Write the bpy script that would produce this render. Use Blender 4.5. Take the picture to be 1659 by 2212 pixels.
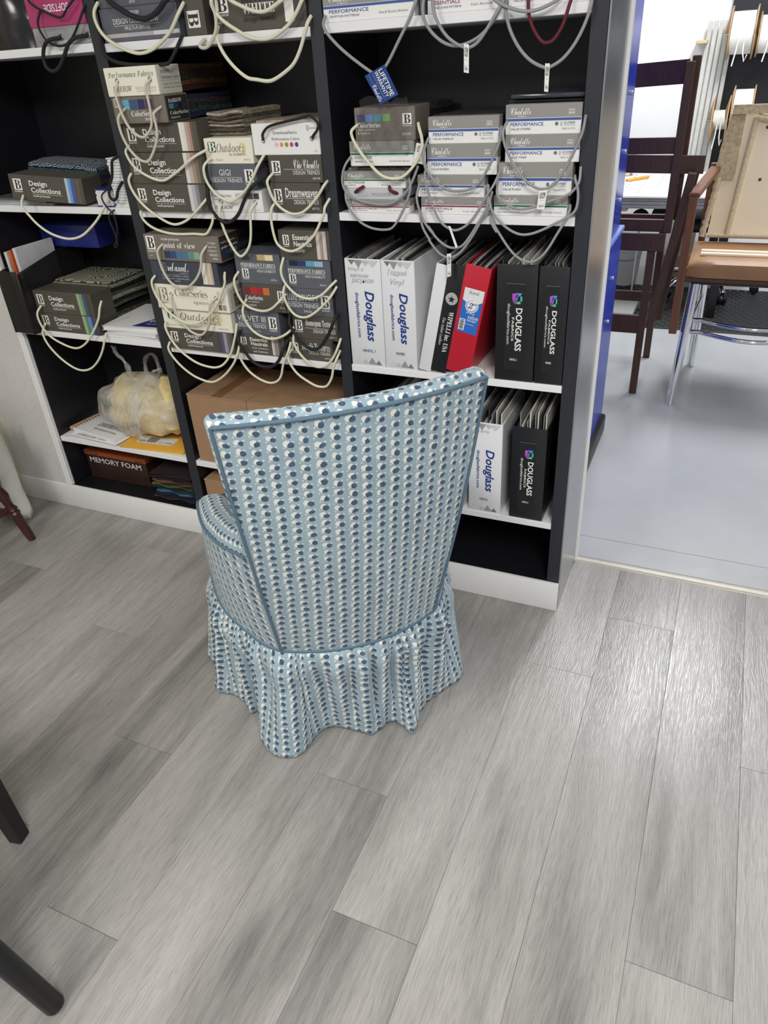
import bpy, bmesh, math, random
from mathutils import Vector, Matrix, noise as mnoise

R = random.Random(7)
for o in list(bpy.data.objects):
    bpy.data.objects.remove(o)
sc = bpy.context.scene
COL = sc.collection
rad = math.radians

# ------------------------------------------------------------------ camera
def cam_axes(yaw, pitch, roll):
    cy, sy = math.cos(yaw), math.sin(yaw)
    f = Vector((sy*math.cos(pitch), cy*math.cos(pitch), -math.sin(pitch)))
    r = Vector((cy, -sy, 0)); u = r.cross(f)
    return (math.cos(roll)*r+math.sin(roll)*u, -math.sin(roll)*r+math.cos(roll)*u, f)
cr, cu, cf = cam_axes(rad(-25.5498), rad(32.1364), rad(-3.8091))
cd = bpy.data.cameras.new('camera'); cam = bpy.data.objects.new('camera', cd); COL.objects.link(cam)
cd.sensor_fit = 'VERTICAL'; cd.sensor_height = 36.0; cd.sensor_width = 27.0
cd.lens = 36.0*1572.43/2212.0
cd.clip_start = 0.02
M4 = Matrix.Identity(4)
for i in range(3):
    M4[i][0] = cr[i]; M4[i][1] = cu[i]; M4[i][2] = -cf[i]
M4[0][3], M4[1][3], M4[2][3] = 0.2861, -1.7910, 1.5
cam.matrix_world = M4
sc.camera = cam

# ------------------------------------------------------------------ world, lights, exposure
w = bpy.data.worlds.new('room_bounce'); sc.world = w; w.use_nodes = True
bg = w.node_tree.nodes['Background']
bg.inputs[0].default_value = (0.97, 0.98, 1.0, 1); bg.inputs[1].default_value = 0.36
sc.view_settings.view_transform = 'Standard'; sc.view_settings.look = 'None'
sc.view_settings.gamma = 1; sc.view_settings.exposure = 0.20
try: sc.view_settings.use_curve_mapping = False
except Exception: pass

def ceiling_light(x, y, z, sx, sy, power, col=(1, 0.97, 0.93)):
    l = bpy.data.lights.new('ceiling_lamp', 'AREA'); l.shape = 'RECTANGLE'; l.size = sx; l.size_y = sy
    l.energy = power; l.color = col
    o = bpy.data.objects.new('ceiling_lamp', l); COL.objects.link(o); o.location = (x, y, z)
    return o
ceiling_light(-1.35, -2.75, 2.75, 0.6, 1.2, 46)      # shop floor, row of panels
ceiling_light(0.95, -2.45, 2.75, 0.6, 1.2, 76)
ceiling_light(-3.2, -2.5, 2.75, 0.6, 1.2, 22)
ceiling_light(0.42, 2.70, 2.75, 0.30, 1.0, 52, (0.96, 0.98, 1.0))   # workshop behind
ceiling_light(1.7, 2.0, 2.75, 0.7, 1.2, 24, (0.93, 0.96, 1.0))
ceiling_light(-0.9, 3.2, 2.75, 0.6, 1.2, 12, (0.95, 0.97, 1.0))

# ------------------------------------------------------------------ node helpers and materials
def lin(c):
    c = c/255.0
    return c/12.92 if c <= 0.04045 else ((c+0.055)/1.055)**2.4
def L3(rgb): return (lin(rgb[0]), lin(rgb[1]), lin(rgb[2]), 1)
class NT:
    def __init__(s, name):
        s.m = bpy.data.materials.new(name); s.m.use_nodes = True; s.t = s.m.node_tree
        s.b = s.t.nodes['Principled BSDF']
    def n(s, ty, **kw):
        nd = s.t.nodes.new(ty)
        for k, v in kw.items(): setattr(nd, k, v)
        return nd
    def put(s, sock, v):
        if isinstance(v, bpy.types.NodeSocket): s.t.links.new(v, sock)
        else: sock.default_value = v
    def math(s, op, a, b=None, c=None, clamp=False):
        nd = s.n('ShaderNodeMath', operation=op, use_clamp=clamp)
        s.put(nd.inputs[0], a)
        if b is not None: s.put(nd.inputs[1], b)
        if c is not None: s.put(nd.inputs[2], c)
        return nd.outputs[0]
    def vmath(s, op, a, b):
        nd = s.n('ShaderNodeVectorMath', operation=op); s.put(nd.inputs[0], a); s.put(nd.inputs[1], b)
        return nd.outputs[0]
    def noise(s, vec, scale=5, detail=3, rough=0.5, dist=0):
        nd = s.n('ShaderNodeTexNoise'); s.put(nd.inputs['Vector'], vec)
        nd.inputs['Scale'].default_value = scale; nd.inputs['Detail'].default_value = detail
        nd.inputs['Roughness'].default_value = rough; nd.inputs['Distortion'].default_value = dist
        return nd.outputs['Fac']
    def coord(s, k='Object'): return s.n('ShaderNodeTexCoord').outputs[k]
    def mapping(s, vec, scale=(1, 1, 1), loc=(0, 0, 0)):
        nd = s.n('ShaderNodeMapping'); s.put(nd.inputs['Vector'], vec); s.put(nd.inputs['Scale'], scale); s.put(nd.inputs['Location'], loc)
        return nd.outputs[0]
    def ramp(s, fac, stops):
        nd = s.n('ShaderNodeValToRGB'); s.put(nd.inputs[0], fac); e = nd.color_ramp.elements
        while len(e) < len(stops): e.new(0.5)
        for i, (p, c) in enumerate(stops): e[i].position = p; e[i].color = c
        return nd.outputs[0]
    def mix(s, fac, a, b, mode='MIX'):
        nd = s.n('ShaderNodeMix', data_type='RGBA', blend_type=mode)
        s.put(nd.inputs[0], fac); s.put(nd.inputs[6], a); s.put(nd.inputs[7], b)
        return nd.outputs[2]
    def mapr(s, v, a, b, c, d):
        nd = s.n('ShaderNodeMapRange'); s.put(nd.inputs[0], v)
        for i, q in enumerate((a, b, c, d)): nd.inputs[1+i].default_value = q
        return nd.outputs[0]
    def sep(s, v):
        nd = s.n('ShaderNodeSeparateXYZ'); s.put(nd.inputs[0], v); return nd.outputs
    def comb(s, x, y, z=0.0):
        nd = s.n('ShaderNodeCombineXYZ'); s.put(nd.inputs[0], x); s.put(nd.inputs[1], y); s.put(nd.inputs[2], z); return nd.outputs[0]
    def bump(s, h, strength=0.3, dist=0.001):
        nd = s.n('ShaderNodeBump'); s.put(nd.inputs['Height'], h)
        nd.inputs['Strength'].default_value = strength; nd.inputs['Distance'].default_value = dist
        s.t.links.new(nd.outputs[0], s.b.inputs['Normal'])
    def set(s, color=None, rough=None, metal=None, spec=None, **kw):
        if color is not None: s.put(s.b.inputs['Base Color'], color)
        if rough is not None: s.put(s.b.inputs['Roughness'], rough)
        if metal is not None: s.b.inputs['Metallic'].default_value = metal
        if spec is not None: s.b.inputs['Specular IOR Level'].default_value = spec
        for k, v in kw.items(): s.put(s.b.inputs[k.replace('_', ' ')], v)
        return s.m

MATS = {}
def pm(name, rgb, rough=0.5, metal=0.0, spec=0.5, var=0.06, scale=40, bump=0.0, bdist=0.001, stretch=(1, 1, 1), **kw):
    """plain surface: base colour with a faint procedural mottling (and relief)"""
    if name in MATS: return MATS[name]
    t = NT(name); c = L3(rgb)
    v = t.mapping(t.coord('Object'), stretch)
    f = t.noise(v, scale, 4, 0.6)
    a = tuple(min(1, q*(1-var)) for q in c[:3])+(1,); b = tuple(min(1, q*(1+var)) for q in c[:3])+(1,)
    t.set(t.ramp(f, [(0.3, a), (0.7, b)]), rough, metal, spec, **kw)
    if bump: t.bump(t.noise(v, scale*4, 3, 0.6), bump, bdist)
    MATS[name] = t.m
    return t.m
def ink(rgb, rough=0.55):
    return pm('ink_%d_%d_%d' % tuple(rgb), rgb, rough, var=0.02, scale=200)

# ------------------------------------------------------------------ mesh builder
class MB:
    def __init__(s): s.v = []; s.f = []; s.mi = []; s.uv = {}
    def add(s, verts, faces, mi=0):
        k = len(s.v); s.v += [tuple(q) for q in verts]
        for f in faces: s.f.append(tuple(i+k for i in f)); s.mi.append(mi)
        return k
    def box(s, x0, x1, y0, y1, z0, z1, mi=0):
        s.add([(x0,y0,z0),(x1,y0,z0),(x1,y1,z0),(x0,y1,z0),(x0,y0,z1),(x1,y0,z1),(x1,y1,z1),(x0,y1,z1)],
              [(0,3,2,1),(4,5,6,7),(0,1,5,4),(1,2,6,5),(2,3,7,6),(3,0,4,7)], mi)
    def bbox(s, x0, x1, y0, y1, z0, z1, b=0.002, seg=2, mi=0, M=None):
        bm = bmesh.new(); bmesh.ops.create_cube(bm, size=1.0)
        for q in bm.verts:
            q.co = Vector((x0+(q.co.x+.5)*(x1-x0), y0+(q.co.y+.5)*(y1-y0), z0+(q.co.z+.5)*(z1-z0)))
        b = min(b, 0.45*min(x1-x0, y1-y0, z1-z0))
        bmesh.ops.bevel(bm, geom=list(bm.edges), offset=b, segments=seg, profile=0.5, affect='EDGES')
        s.bm(bm, mi, M)
    def bm(s, bm, mi=0, M=None):
        bm.verts.ensure_lookup_table(); bm.verts.index_update()
        vs = [(M @ q.co if M else q.co) for q in bm.verts]
        s.add([tuple(q) for q in vs], [[q.index for q in f.verts] for f in bm.faces], mi); bm.free()
    def bar(s, a, b, wx, wy, mi=0, up=(0, 0, 1), bev=0.002, taper=1.0):
        """square bar from a to b, section wx*wy"""
        a, b = Vector(a), Vector(b); d = (b-a); ln = d.length; d.normalize()
        up = Vector(up)
        if abs(d.dot(up)) > 0.95: up = Vector((0, 1, 0))
        x = d.cross(up).normalized(); y = x.cross(d)
        bm = bmesh.new(); bmesh.ops.create_cube(bm, size=1.0)
        for q in bm.verts:
            k = taper if q.co.z > 0 else 1.0
            q.co = Vector((q.co.x*wx*k, q.co.y*wy*k, (q.co.z+.5)*ln))
        if bev: bmesh.ops.bevel(bm, geom=list(bm.edges), offset=bev, segments=1, affect='EDGES')
        M = Matrix.Identity(4)
        for i in range(3): M[i][0] = x[i]; M[i][1] = y[i]; M[i][2] = d[i]; M[i][3] = a[i]
        s.bm(bm, mi, M)
    def tube(s, pts, r, n=8, closed=False, mi=0, cap=True):
        pts = [Vector(p) for p in pts]; N = len(pts); base = len(s.v)
        rs = r if isinstance(r, (list, tuple)) else [r]*N
        prev = None
        for i, p in enumerate(pts):
            if closed: d = pts[(i+1) % N]-pts[i-1]
            else: d = pts[min(i+1, N-1)]-pts[max(i-1, 0)]
            if d.length < 1e-9: d = Vector((0, 0, 1))
            d.normalize()
            if prev is None:
                u = Vector((0, 0, 1)) if abs(d.z) < .9 else Vector((1, 0, 0))
                x = d.cross(u).normalized()
            else: x = (prev-d*prev.dot(d)).normalized()
            prev = x; y = d.cross(x)
            for k in range(n):
                a = 2*math.pi*k/n
                s.v.append(tuple(p+(x*math.cos(a)+y*math.sin(a))*rs[i]))
        for i in range(N if closed else N-1):
            j = (i+1) % N
            for k in range(n):
                s.f.append((base+i*n+k, base+i*n+(k+1) % n, base+j*n+(k+1) % n, base+j*n+k)); s.mi.append(mi)
        if cap and not closed:
            s.f.append(tuple(base+k for k in range(n))[::-1]); s.mi.append(mi)
            s.f.append(tuple(base+(N-1)*n+k for k in range(n))); s.mi.append(mi)
    def lathe(s, prof, origin=(0, 0, 0), axis=(0, 0, 1), n=20, mi=0):
        """prof: (radius, distance along the axis)"""
        o = Vector(origin); d = Vector(axis).normalized()
        s.tube([o+d*h for r, h in prof], [max(r, 1e-4) for r, h in prof], n, False, mi)
    def grid(s, P, closed_u=False, mi=0, uv=None):
        """P[i][j] rows; optional uv[i][j]"""
        nu, nv = len(P[0]), len(P); base = len(s.v)
        for row in P: s.v += [tuple(q) for q in row]
        for i in range(nv-1):
            for j in range(nu if closed_u else nu-1):
                j2 = (j+1) % nu
                s.f.append((base+i*nu+j, base+i*nu+j2, base+(i+1)*nu+j2, base+(i+1)*nu+j)); s.mi.append(mi)
                if uv:
                    jj = j+1
                    s.uv[len(s.f)-1] = [uv[i][j], uv[i][jj], uv[i+1][jj], uv[i+1][j]]
    def mesh(s, name, mats, smooth=40):
        me = bpy.data.meshes.new(name); me.from_pydata(s.v, [], s.f)
        if not isinstance(mats, (list, tuple)): mats = [mats]
        for m in mats: me.materials.append(m)
        me.polygons.foreach_set('material_index', s.mi)
        if s.uv:
            ul = me.uv_layers.new(name='uv')
            for pi, u in s.uv.items():
                p = me.polygons[pi]
                for k, li in enumerate(p.loop_indices): ul.data[li].uv = u[k]
        me.polygons.foreach_set('use_smooth', [bool(smooth)]*len(s.f))
        me.update()
        if smooth: me.set_sharp_from_angle(angle=rad(smooth))
        return me
    def build(s, name, mats, parent=None, smooth=40, loc=None, rot=None):
        return link(name, s.mesh(name, mats, smooth), parent, loc, rot)

def link(name, me, parent=None, loc=None, rot=None):
    o = bpy.data.objects.new(name, me); COL.objects.link(o)
    if parent is not None: o.parent = parent
    if loc is not None: o.location = loc
    if rot is not None: o.rotation_euler = rot
    return o
def tag(o, label, cat, group=None):
    o['label'] = label; o['category'] = cat
    if group: o['group'] = group
    return o
def thing(name, label, cat, loc=(0, 0, 0), rz=0.0, group=None):
    o = bpy.data.objects.new(name, None); COL.objects.link(o); o.empty_display_size = 0.05
    o.location = loc; o.rotation_euler = (0, 0, rz)
    return tag(o, label, cat, group)
def struct(o, label=None):
    o['kind'] = 'structure'
    if label: o['label'] = label
    return o
def spline(pts, per=6, closed=False):
    """Catmull-Rom through points"""
    P = [Vector(p) for p in pts]; N = len(P); out = []
    segs = N if closed else N-1
    for i in range(segs):
        p0 = P[(i-1) % N] if closed or i > 0 else P[0]*2-P[1]
        p1 = P[i]; p2 = P[(i+1) % N]
        p3 = P[(i+2) % N] if closed or i+2 < N else P[-1]*2-P[-2]
        for k in range(per):
            t = k/per
            out.append(0.5*((2*p1)+(p2-p0)*t+(2*p0-5*p1+4*p2-p3)*t*t+(3*p1-p0-3*p2+p3)*t**3))
    if not closed: out.append(P[-1])
    return out

# ------------------------------------------------------------------ printing: lettering, logos, stripes lying on a face
FONTB = {'b': (0x1D400, 0x1D41A), 's': (0x1D4D0, 0x1D4EA), 'i': (0x1D468, 0x1D482), 't': (0x1D434, 0x1D44E),
         'S': (0x1D5D4, 0x1D5EE), 'I': (0x1D63C, 0x1D656)}
def uni(t, k):
    if k not in FONTB: return t
    A, a = FONTB[k]; o = ''
    for ch in t:
        if 'A' <= ch <= 'Z': o += chr(A+ord(ch)-65)
        elif 'a' <= ch <= 'z': o += '\u210e' if (k == 't' and ch == 'h') else chr(a+ord(ch)-97)
        elif ch.isdigit() and k == 'b': o += chr(0x1D7CE+int(ch))
        elif ch.isdigit() and k in 'SI': o += chr(0x1D7EC+int(ch))
        else: o += ch
    return o
PRINTERS = []; TEXTS = []
class Printer:
    """flat print on a face of parent: rects given as fractions (x0,x1,z0,z1) of the face, or metres with dx=dz=1"""
    def __init__(s, parent, o, ex, ez, nrm, W, H, name='printed_lettering'):
        s.p = parent; s.o = Vector(o); s.ex = Vector(ex); s.ez = Vector(ez); s.nr = Vector(nrm); s.W = W; s.H = H
        s.mb = MB(); s.mats = []; s.name = name; PRINTERS.append(s)
    def mi(s, m):
        if m not in s.mats: s.mats.append(m)
        return s.mats.index(m)
    def pt(s, a, b, lv): return tuple(s.o+s.ex*(a*s.W)+s.ez*(b*s.H)+s.nr*(0.00025*lv))
    def rect(s, x0, x1, z0, z1, rgb, lv=1): s.poly([(x0, z0), (x1, z0), (x1, z1), (x0, z1)], rgb, lv)
    def poly(s, pts, rgb, lv=1):
        m = rgb if isinstance(rgb, bpy.types.Material) else ink(rgb)
        s.mb.add([s.pt(a, b, lv) for a, b in pts], [tuple(range(len(pts)))], s.mi(m))
    def disc(s, cx, cz, rx, rz, rgb, lv=1, n=20):
        s.poly([(cx+rx*math.cos(2*math.pi*k/n), cz+rz*math.sin(2*math.pi*k/n)) for k in range(n)], rgb, lv)
    def ring(s, cx, cz, rx, rz, th, rgb, lv=1, n=24):
        m = ink(rgb); q = []
        for k in range(n):
            a = 2*math.pi*k/n
            q.append(s.pt(cx+rx*math.cos(a), cz+rz*math.sin(a), lv)); q.append(s.pt(cx+rx*(1-th)*math.cos(a), cz+rz*(1-th)*math.sin(a), lv))
        s.mb.add(q, [(2*k, 2*((k+1) % n), 2*((k+1) % n)+1, 2*k+1) for k in range(n)], s.mi(m))
    def line(s, pts, th, rgb, lv=2):
        """handwriting: a thin stroke of constant width (fractions)"""
        for (a, b), (c, d) in zip(pts[:-1], pts[1:]):
            v = Vector(((c-a)*s.W, (d-b)*s.H)); v.normalize() if v.length else None
            nx, nz = -v.y*th/s.W, v.x*th/s.H
            s.poly([(a-nx, b-nz), (c-nx, d-nz), (c+nx, d+nz), (a+nx, b+nz)], rgb, lv)
    def text(s, t, x0, x1, z0, z1, rgb=(235, 235, 232), font='n', bold=0.0, rot=0, shear=0.0, lv=3):
        if font == 'S': font, bold = 'n', bold+0.012
        elif font == 'I': font, bold, shear = 'n', 0.02, 0.2
        elif font == 'i': font, shear = 'b', 0.25
        if font == 'n': ks = [glyph(t, 'n', bold, shear)]
        else: ks = [None if ch == ' ' else glyph(ch, font, bold, shear) for ch in t]
        TEXTS.append((s, ks, {'s': -0.01, 'b': 0.045, 'i': 0.03, 't': 0.05}.get(font, 0.075), (x0, x1, z0, z1), ink(rgb), rot, lv))
GLYPH = {}
def glyph(t, font, bold, shear):
    k = (t, font, bold, shear)
    GLYPH.setdefault((font, bold, shear), []) if font != 'n' else None
    if font == 'n': GLYPH.setdefault(k, [t])
    elif t not in GLYPH[(font, bold, shear)]: GLYPH[(font, bold, shear)].append(t)
    return k
def finish_prints():
    """all glyphs of one face are set one per line in a single text object, then cut apart"""
    obs = {}
    for k, chars in GLYPH.items():
        c = bpy.data.curves.new('txt', 'FONT'); font, bold, shear = (k[1:] if len(k) == 4 else k)
        c.body = '\n'.join(uni(q, font) for q in chars); c.resolution_u = 2; c.offset = bold; c.shear = shear; c.space_line = 4.0
        ob = bpy.data.objects.new('txt', c); COL.objects.link(ob); obs[k] = ob
    bpy.context.view_layer.update()
    dg = bpy.context.evaluated_depsgraph_get(); G = {}
    for k, ob in obs.items():
        me = ob.evaluated_get(dg).to_mesh(); V = [(q.co.x, q.co.y) for q in me.vertices]; F = [tuple(p.vertices) for p in me.polygons]
        ob.evaluated_get(dg).to_mesh_clear()
        if len(k) == 4: G[k] = (V, F); continue
        font, bold, shear = k; rows = {}
        for f in F: rows.setdefault(round((0.3-V[f[0]][1])/4.0), []).append(f)
        for i, ch in enumerate(GLYPH[k]):
            fs = rows.get(i, []); idx = sorted({a for f in fs for a in f}); mp = {a: b for b, a in enumerate(idx)}
            G[(ch, font, bold, shear)] = ([(V[a][0], V[a][1]+4.0*i) for a in idx], [tuple(mp[a] for a in f) for f in fs])
    for ob in obs.values():
        c = ob.data; bpy.data.objects.remove(ob); bpy.data.curves.remove(c)
    for (s, ks, gap, (x0, x1, z0, z1), m, rot, lv) in TEXTS:
        V = []; F = []; pen = 0.0
        for k in ks:
            if k is None or not G[k][0]: pen += 0.30; continue
            vs, fs = G[k]; mn = min(v[0] for v in vs); mx = max(v[0] for v in vs); o = len(V)
            V += [(v[0]-mn+pen, v[1]) for v in vs]; F += [tuple(i+o for i in f) for f in fs]; pen += mx-mn+gap
        if not V: continue
        ax, bx = min(v[0] for v in V), max(v[0] for v in V); ay, by = min(v[1] for v in V), max(v[1] for v in V); out = []
        for vx, vy in V:
            a = (vx-ax)/max(bx-ax, 1e-9); b = (vy-ay)/max(by-ay, 1e-9)
            if rot == -90: a, b = b, 1-a
            elif rot == 90: a, b = 1-b, a
            elif rot == 180: a, b = 1-a, 1-b
            out.append(s.pt(x0+a*(x1-x0), z0+b*(z1-z0), lv))
        s.mb.add(out, F, s.mi(m))
    for s in PRINTERS:
        # print lying far apart on one face becomes a piece of its own
        par = {}
        def root(a):
            while par.setdefault(a, a) != a: a = par[a]
            return a
        for f in s.mb.f:
            for q in f[1:]: par[root(q)] = root(f[0])
        isl = {}
        for k, f in enumerate(s.mb.f): isl.setdefault(root(f[0]), []).append(k)
        box = []
        for ks in isl.values():
            P = [Vector(s.mb.v[i])-s.o for k in ks for i in s.mb.f[k]]; a = [p.dot(s.ex) for p in P]; b = [p.dot(s.ez) for p in P]
            box.append([min(a), max(a), min(b), max(b), ks])
        grp = list(range(len(box)))
        def g(i):
            while grp[i] != i: i = grp[i]
            return i
        for i in range(len(box)):
            for j in range(i):
                A, B = box[i], box[j]
                dx = max(A[0]-B[1], B[0]-A[1], 0); dz = max(A[2]-B[3], B[2]-A[3], 0)
                if math.hypot(dx, dz) < 0.30*max(A[1]-A[0], A[3]-A[2], B[1]-B[0], B[3]-B[2]): grp[g(i)] = g(j)
        out = {}
        for i, bx_ in enumerate(box): out.setdefault(g(i), []).extend(bx_[4])
        for ks in out.values():
            m_ = MB(); mp = {}
            for k in ks:
                f = []
                for i in s.mb.f[k]:
                    if i not in mp: mp[i] = len(m_.v); m_.v.append(s.mb.v[i])
                    f.append(mp[i])
                m_.f.append(tuple(f)); m_.mi.append(s.mb.mi[k])
            used = sorted(set(m_.mi)); m_.mi = [used.index(q) for q in m_.mi]
            m_.build(s.name, [s.mats[q] for q in used], s.p, smooth=0)
# ------------------------------------------------------------------ surface materials
def wood_floor():
    t = NT('grey_oak_laminate')
    oi = t.n('ShaderNodeObjectInfo').outputs['Random']
    off = t.comb(t.math('MULTIPLY', oi, 37.0), t.math('MULTIPLY', oi, 91.0), t.math('MULTIPLY', oi, 13.0))
    co = t.vmath('ADD', t.coord('Object'), off)
    wob = t.noise(t.mapping(co, (3.0, 1.2, 1)), 2.0, 2, 0.5)
    sx = t.sep(co)
    xw = t.math('ADD', sx[0], t.math('MULTIPLY', t.math('SUBTRACT', wob, 0.5), 0.045))
    cw = t.comb(xw, sx[1], sx[2])
    cloud = t.noise(t.mapping(cw, (7.0, 1.3, 1)), 1.0, 3, 0.5)                  # broad light and dark figure
    streak = t.noise(t.mapping(cw, (46.0, 2.6, 1)), 1.0, 4, 0.6)                # long streaks
    grain = t.noise(t.mapping(cw, (400.0, 21.0, 1)), 1.0, 3, 0.55)               # short pores
    wv = t.n('ShaderNodeTexWave', wave_type='BANDS', bands_direction='X')
    t.put(wv.inputs['Vector'], t.mapping(cw, (1.0, 0.09, 1))); wv.inputs['Scale'].default_value = 62
    wv.inputs['Distortion'].default_value = 11.0; wv.inputs['Detail'].default_value = 3.0; wv.inputs['Detail Scale'].default_value = 2.0
    ring = wv.outputs['Fac']
    tone = t.math('ADD', t.math('MULTIPLY', cloud, 0.66), t.math('MULTIPLY', streak, 0.34))
    tone = t.math('ADD', tone, t.math('MULTIPLY', t.math('SUBTRACT', oi, 0.5), 0.09))
    base = t.ramp(tone, [(0.30, L3((120, 117, 114))), (0.42, L3((143, 140, 136))), (0.54, L3((160, 157, 153))), (0.70, L3((175, 172, 168)))])
    dark = t.mapr(grain, 0.32, 0.54, 0.80, 1.0)
    rg = t.mapr(ring, 0.0, 0.40, 0.88, 1.0)
    knots = t.n('ShaderNodeTexVoronoi', feature='F1'); t.put(knots.inputs['Vector'], t.mapping(cw, (3.1, 0.9, 1))); knots.inputs['Scale'].default_value = 1.0
    kn = t.mapr(knots.outputs['Distance'], 0.015, 0.10, 0.62, 1.0)
    k = t.math('MULTIPLY', t.math('MULTIPLY', dark, rg), kn)
    col = t.mix(1.0, base, t.comb(k, k, k), 'MULTIPLY')
    t.set(col, t.mapr(grain, 0.3, 0.7, 0.34, 0.23), 0, 0.5)
    h = t.math('ADD', t.math('MULTIPLY', grain, 0.45), t.math('MULTIPLY', ring, 1.0))
    t.bump(h, 0.6, 0.00024)
    return t.m
WOOD = wood_floor()
def concrete():
    t = NT('painted_concrete'); co = t.coord('Object')
    a = t.noise(co, 1.6, 4, 0.55); b = t.noise(co, 9, 5, 0.7)
    v = t.n('ShaderNodeTexVoronoi', feature='F1'); t.put(v.inputs['Vector'], t.mapping(co, (9, 12, 1))); v.inputs['Scale'].default_value = 1.0
    spots = t.math('MULTIPLY', t.math('LESS_THAN', v.outputs['Distance'], 0.035), t.math('GREATER_THAN', b, 0.56))
    base = t.ramp(a, [(0.3, L3((170, 172, 174))), (0.7, L3((184, 186, 188)))])
    t.set(t.mix(t.math('MULTIPLY', spots, 0.0), base, L3((120, 124, 130))), t.mapr(b, 0.3, 0.7, 0.18, 0.28), 0, 0.5)
    t.bump(t.noise(co, 60, 3, 0.6), 0.06, 0.001)
    return t.m
def wallpaper():
    t = NT('woven_wallpaper'); co = t.coord('Object')
    a = t.noise(t.mapping(co, (260, 1, 55)), 1, 3, 0.6); b = t.noise(t.mapping(co, (55, 1, 260)), 1, 3, 0.6); c = t.noise(co, 3, 3, 0.5)
    f = t.math('ADD', t.math('MULTIPLY', t.math('ADD', a, b), 0.35), t.math('MULTIPLY', c, 0.3))
    t.set(t.ramp(f, [(0.35, L3((196, 193, 190))), (0.65, L3((222, 220, 217)))]), 0.8)
    t.bump(t.math('ADD', a, b), 0.35, 0.001)
    return t.m
WHITE = pm('white_melamine', (236, 236, 238), 0.32, var=0.015, scale=6)
BLACK = pm('black_melamine', (21, 22, 27), 0.42, var=0.10, scale=14, bump=0.05)
EDGE = pm('black_melamine_lit', (40, 42, 49), 0.45, var=0.08, scale=30, bump=0.06)  # same black board, colour lightened for the light falling on upright fronts
TRIM = pm('white_trim_paint', (238, 238, 237), 0.36, var=0.02, scale=8, bump=0.03)
WALLW = pm('white_wall_paint', (238, 239, 240), 0.7, var=0.02, scale=5, bump=0.05)
CREAM = pm('cream_paint', (196, 194, 164), 0.5, var=0.04, scale=4, bump=0.05)
def brushed():
    t = NT('brushed_aluminium'); co = t.coord('Object')
    a = t.noise(t.mapping(co, (1, 420, 3)), 1, 4, 0.6); b = t.noise(co, 2.5, 2)
    t.set(t.ramp(a, [(0.3, (0.40, 0.41, 0.42, 1)), (0.7, (0.55, 0.56, 0.57, 1))]), t.mapr(a, 0.2, 0.8, 0.24, 0.36), 1.0)
    t.bump(a, 0.10, 0.0006)
    return t.m
ALU = brushed()
THRESH = pm('satin_brass_nickel', (178, 174, 162), 0.5, 0.55, var=0.06, scale=20)
STEEL = pm('satin_steel', (186, 184, 178), 0.3, 1.0, var=0.05, scale=30)
CHROME = pm('chrome', (225, 228, 232), 0.08, 1.0, var=0.02)
BLUEP = pm('blue_gloss_paint', (34, 66, 190), 0.22, var=0.05, scale=8)
BLKPL = pm('black_plastic', (18, 18, 20), 0.4, var=0.08)
BLKPAINT = pm('black_satin_paint', (17, 16, 17), 0.38, var=0.08, bump=0.04)

# ------------------------------------------------------------------ floors
floor = struct(thing('floor', 'grey wood-look plank floor', 'floor'))
del floor['category']
sub = MB(); sub.box(-4.2, 2.2, -2.6, 0.285, -0.03, -0.0095)
sub.build('subfloor', pm('floor_joint', (84, 80, 77), 0.8), floor, 0)
PWID = 0.1905; X0 = 0.345; PL = 1.22
JOINT = {1: -0.42, 0: -0.974, -1: 0.028, -2: -0.245, -3: -1.097, -4: -0.804, -5: -0.43, -6: -1.316, -7: -0.891,
         -8: -1.184, -9: -0.557, -10: -0.146, -11: -0.93, -12: -0.38, -13: -1.2, -14: -0.6, -15: -0.2, 2: -0.8, 3: -0.1}
PCACHE = {}
def plank_mesh(ln):
    k = round(ln, 3)
    if k not in PCACHE:
        b = MB(); b.bbox(-PWID/2+0.0002, PWID/2-0.0002, 0.0004, ln-0.0004, -0.009, 0.0, 0.0006, 1)
        PCACHE[k] = b.mesh('plank', WOOD, 30)
    return PCACHE[k]
for k in range(-16, 6):
    x = X0+PWID*k; j = JOINT.get(k, R.uniform(-1.1, 0.0))
    y = j-PL*2
    while y < 0.28:
        y1 = min(y+PL, 0.283)
        if y1 > 0.14: y1 = 0.283
        if y > 0.14: break
        if y1 > -2.5 and y1-y > 0.02:
            link('plank', plank_mesh(y1-y), floor, (x+PWID/2, y, 0))
        y += PL
fw = MB(); fw.box(-3.0, 4.0, 0.285, 0.4448, -0.03, 0.0); fw.box(-3.0, 4.0, 0.4475, 4.6, -0.03, 0.0)
fw.box(-3.0, 4.0, 0.4455, 0.4475, -0.03, -0.004, 1)  # bottom of the floor crack, a strip in a dark colour
struct(fw.build('floor_workshop', [concrete(), pm('joint_dark', (34, 34, 36), 0.9)], None, 0), 'light grey painted concrete workshop floor')
th = MB()
prof = [(0.281, 0.0003), (0.283, 0.003), (0.292, 0.0052), (0.306, 0.0052), (0.317, 0.003), (0.32, 0.0003)]
th.grid([[(0.002, y, z) for y, z in prof], [(2.2, y, z) for y, z in prof]])
struct(th.build('trim_1', THRESH, None, 60), 'metal threshold strip between plank floor and concrete')

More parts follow.
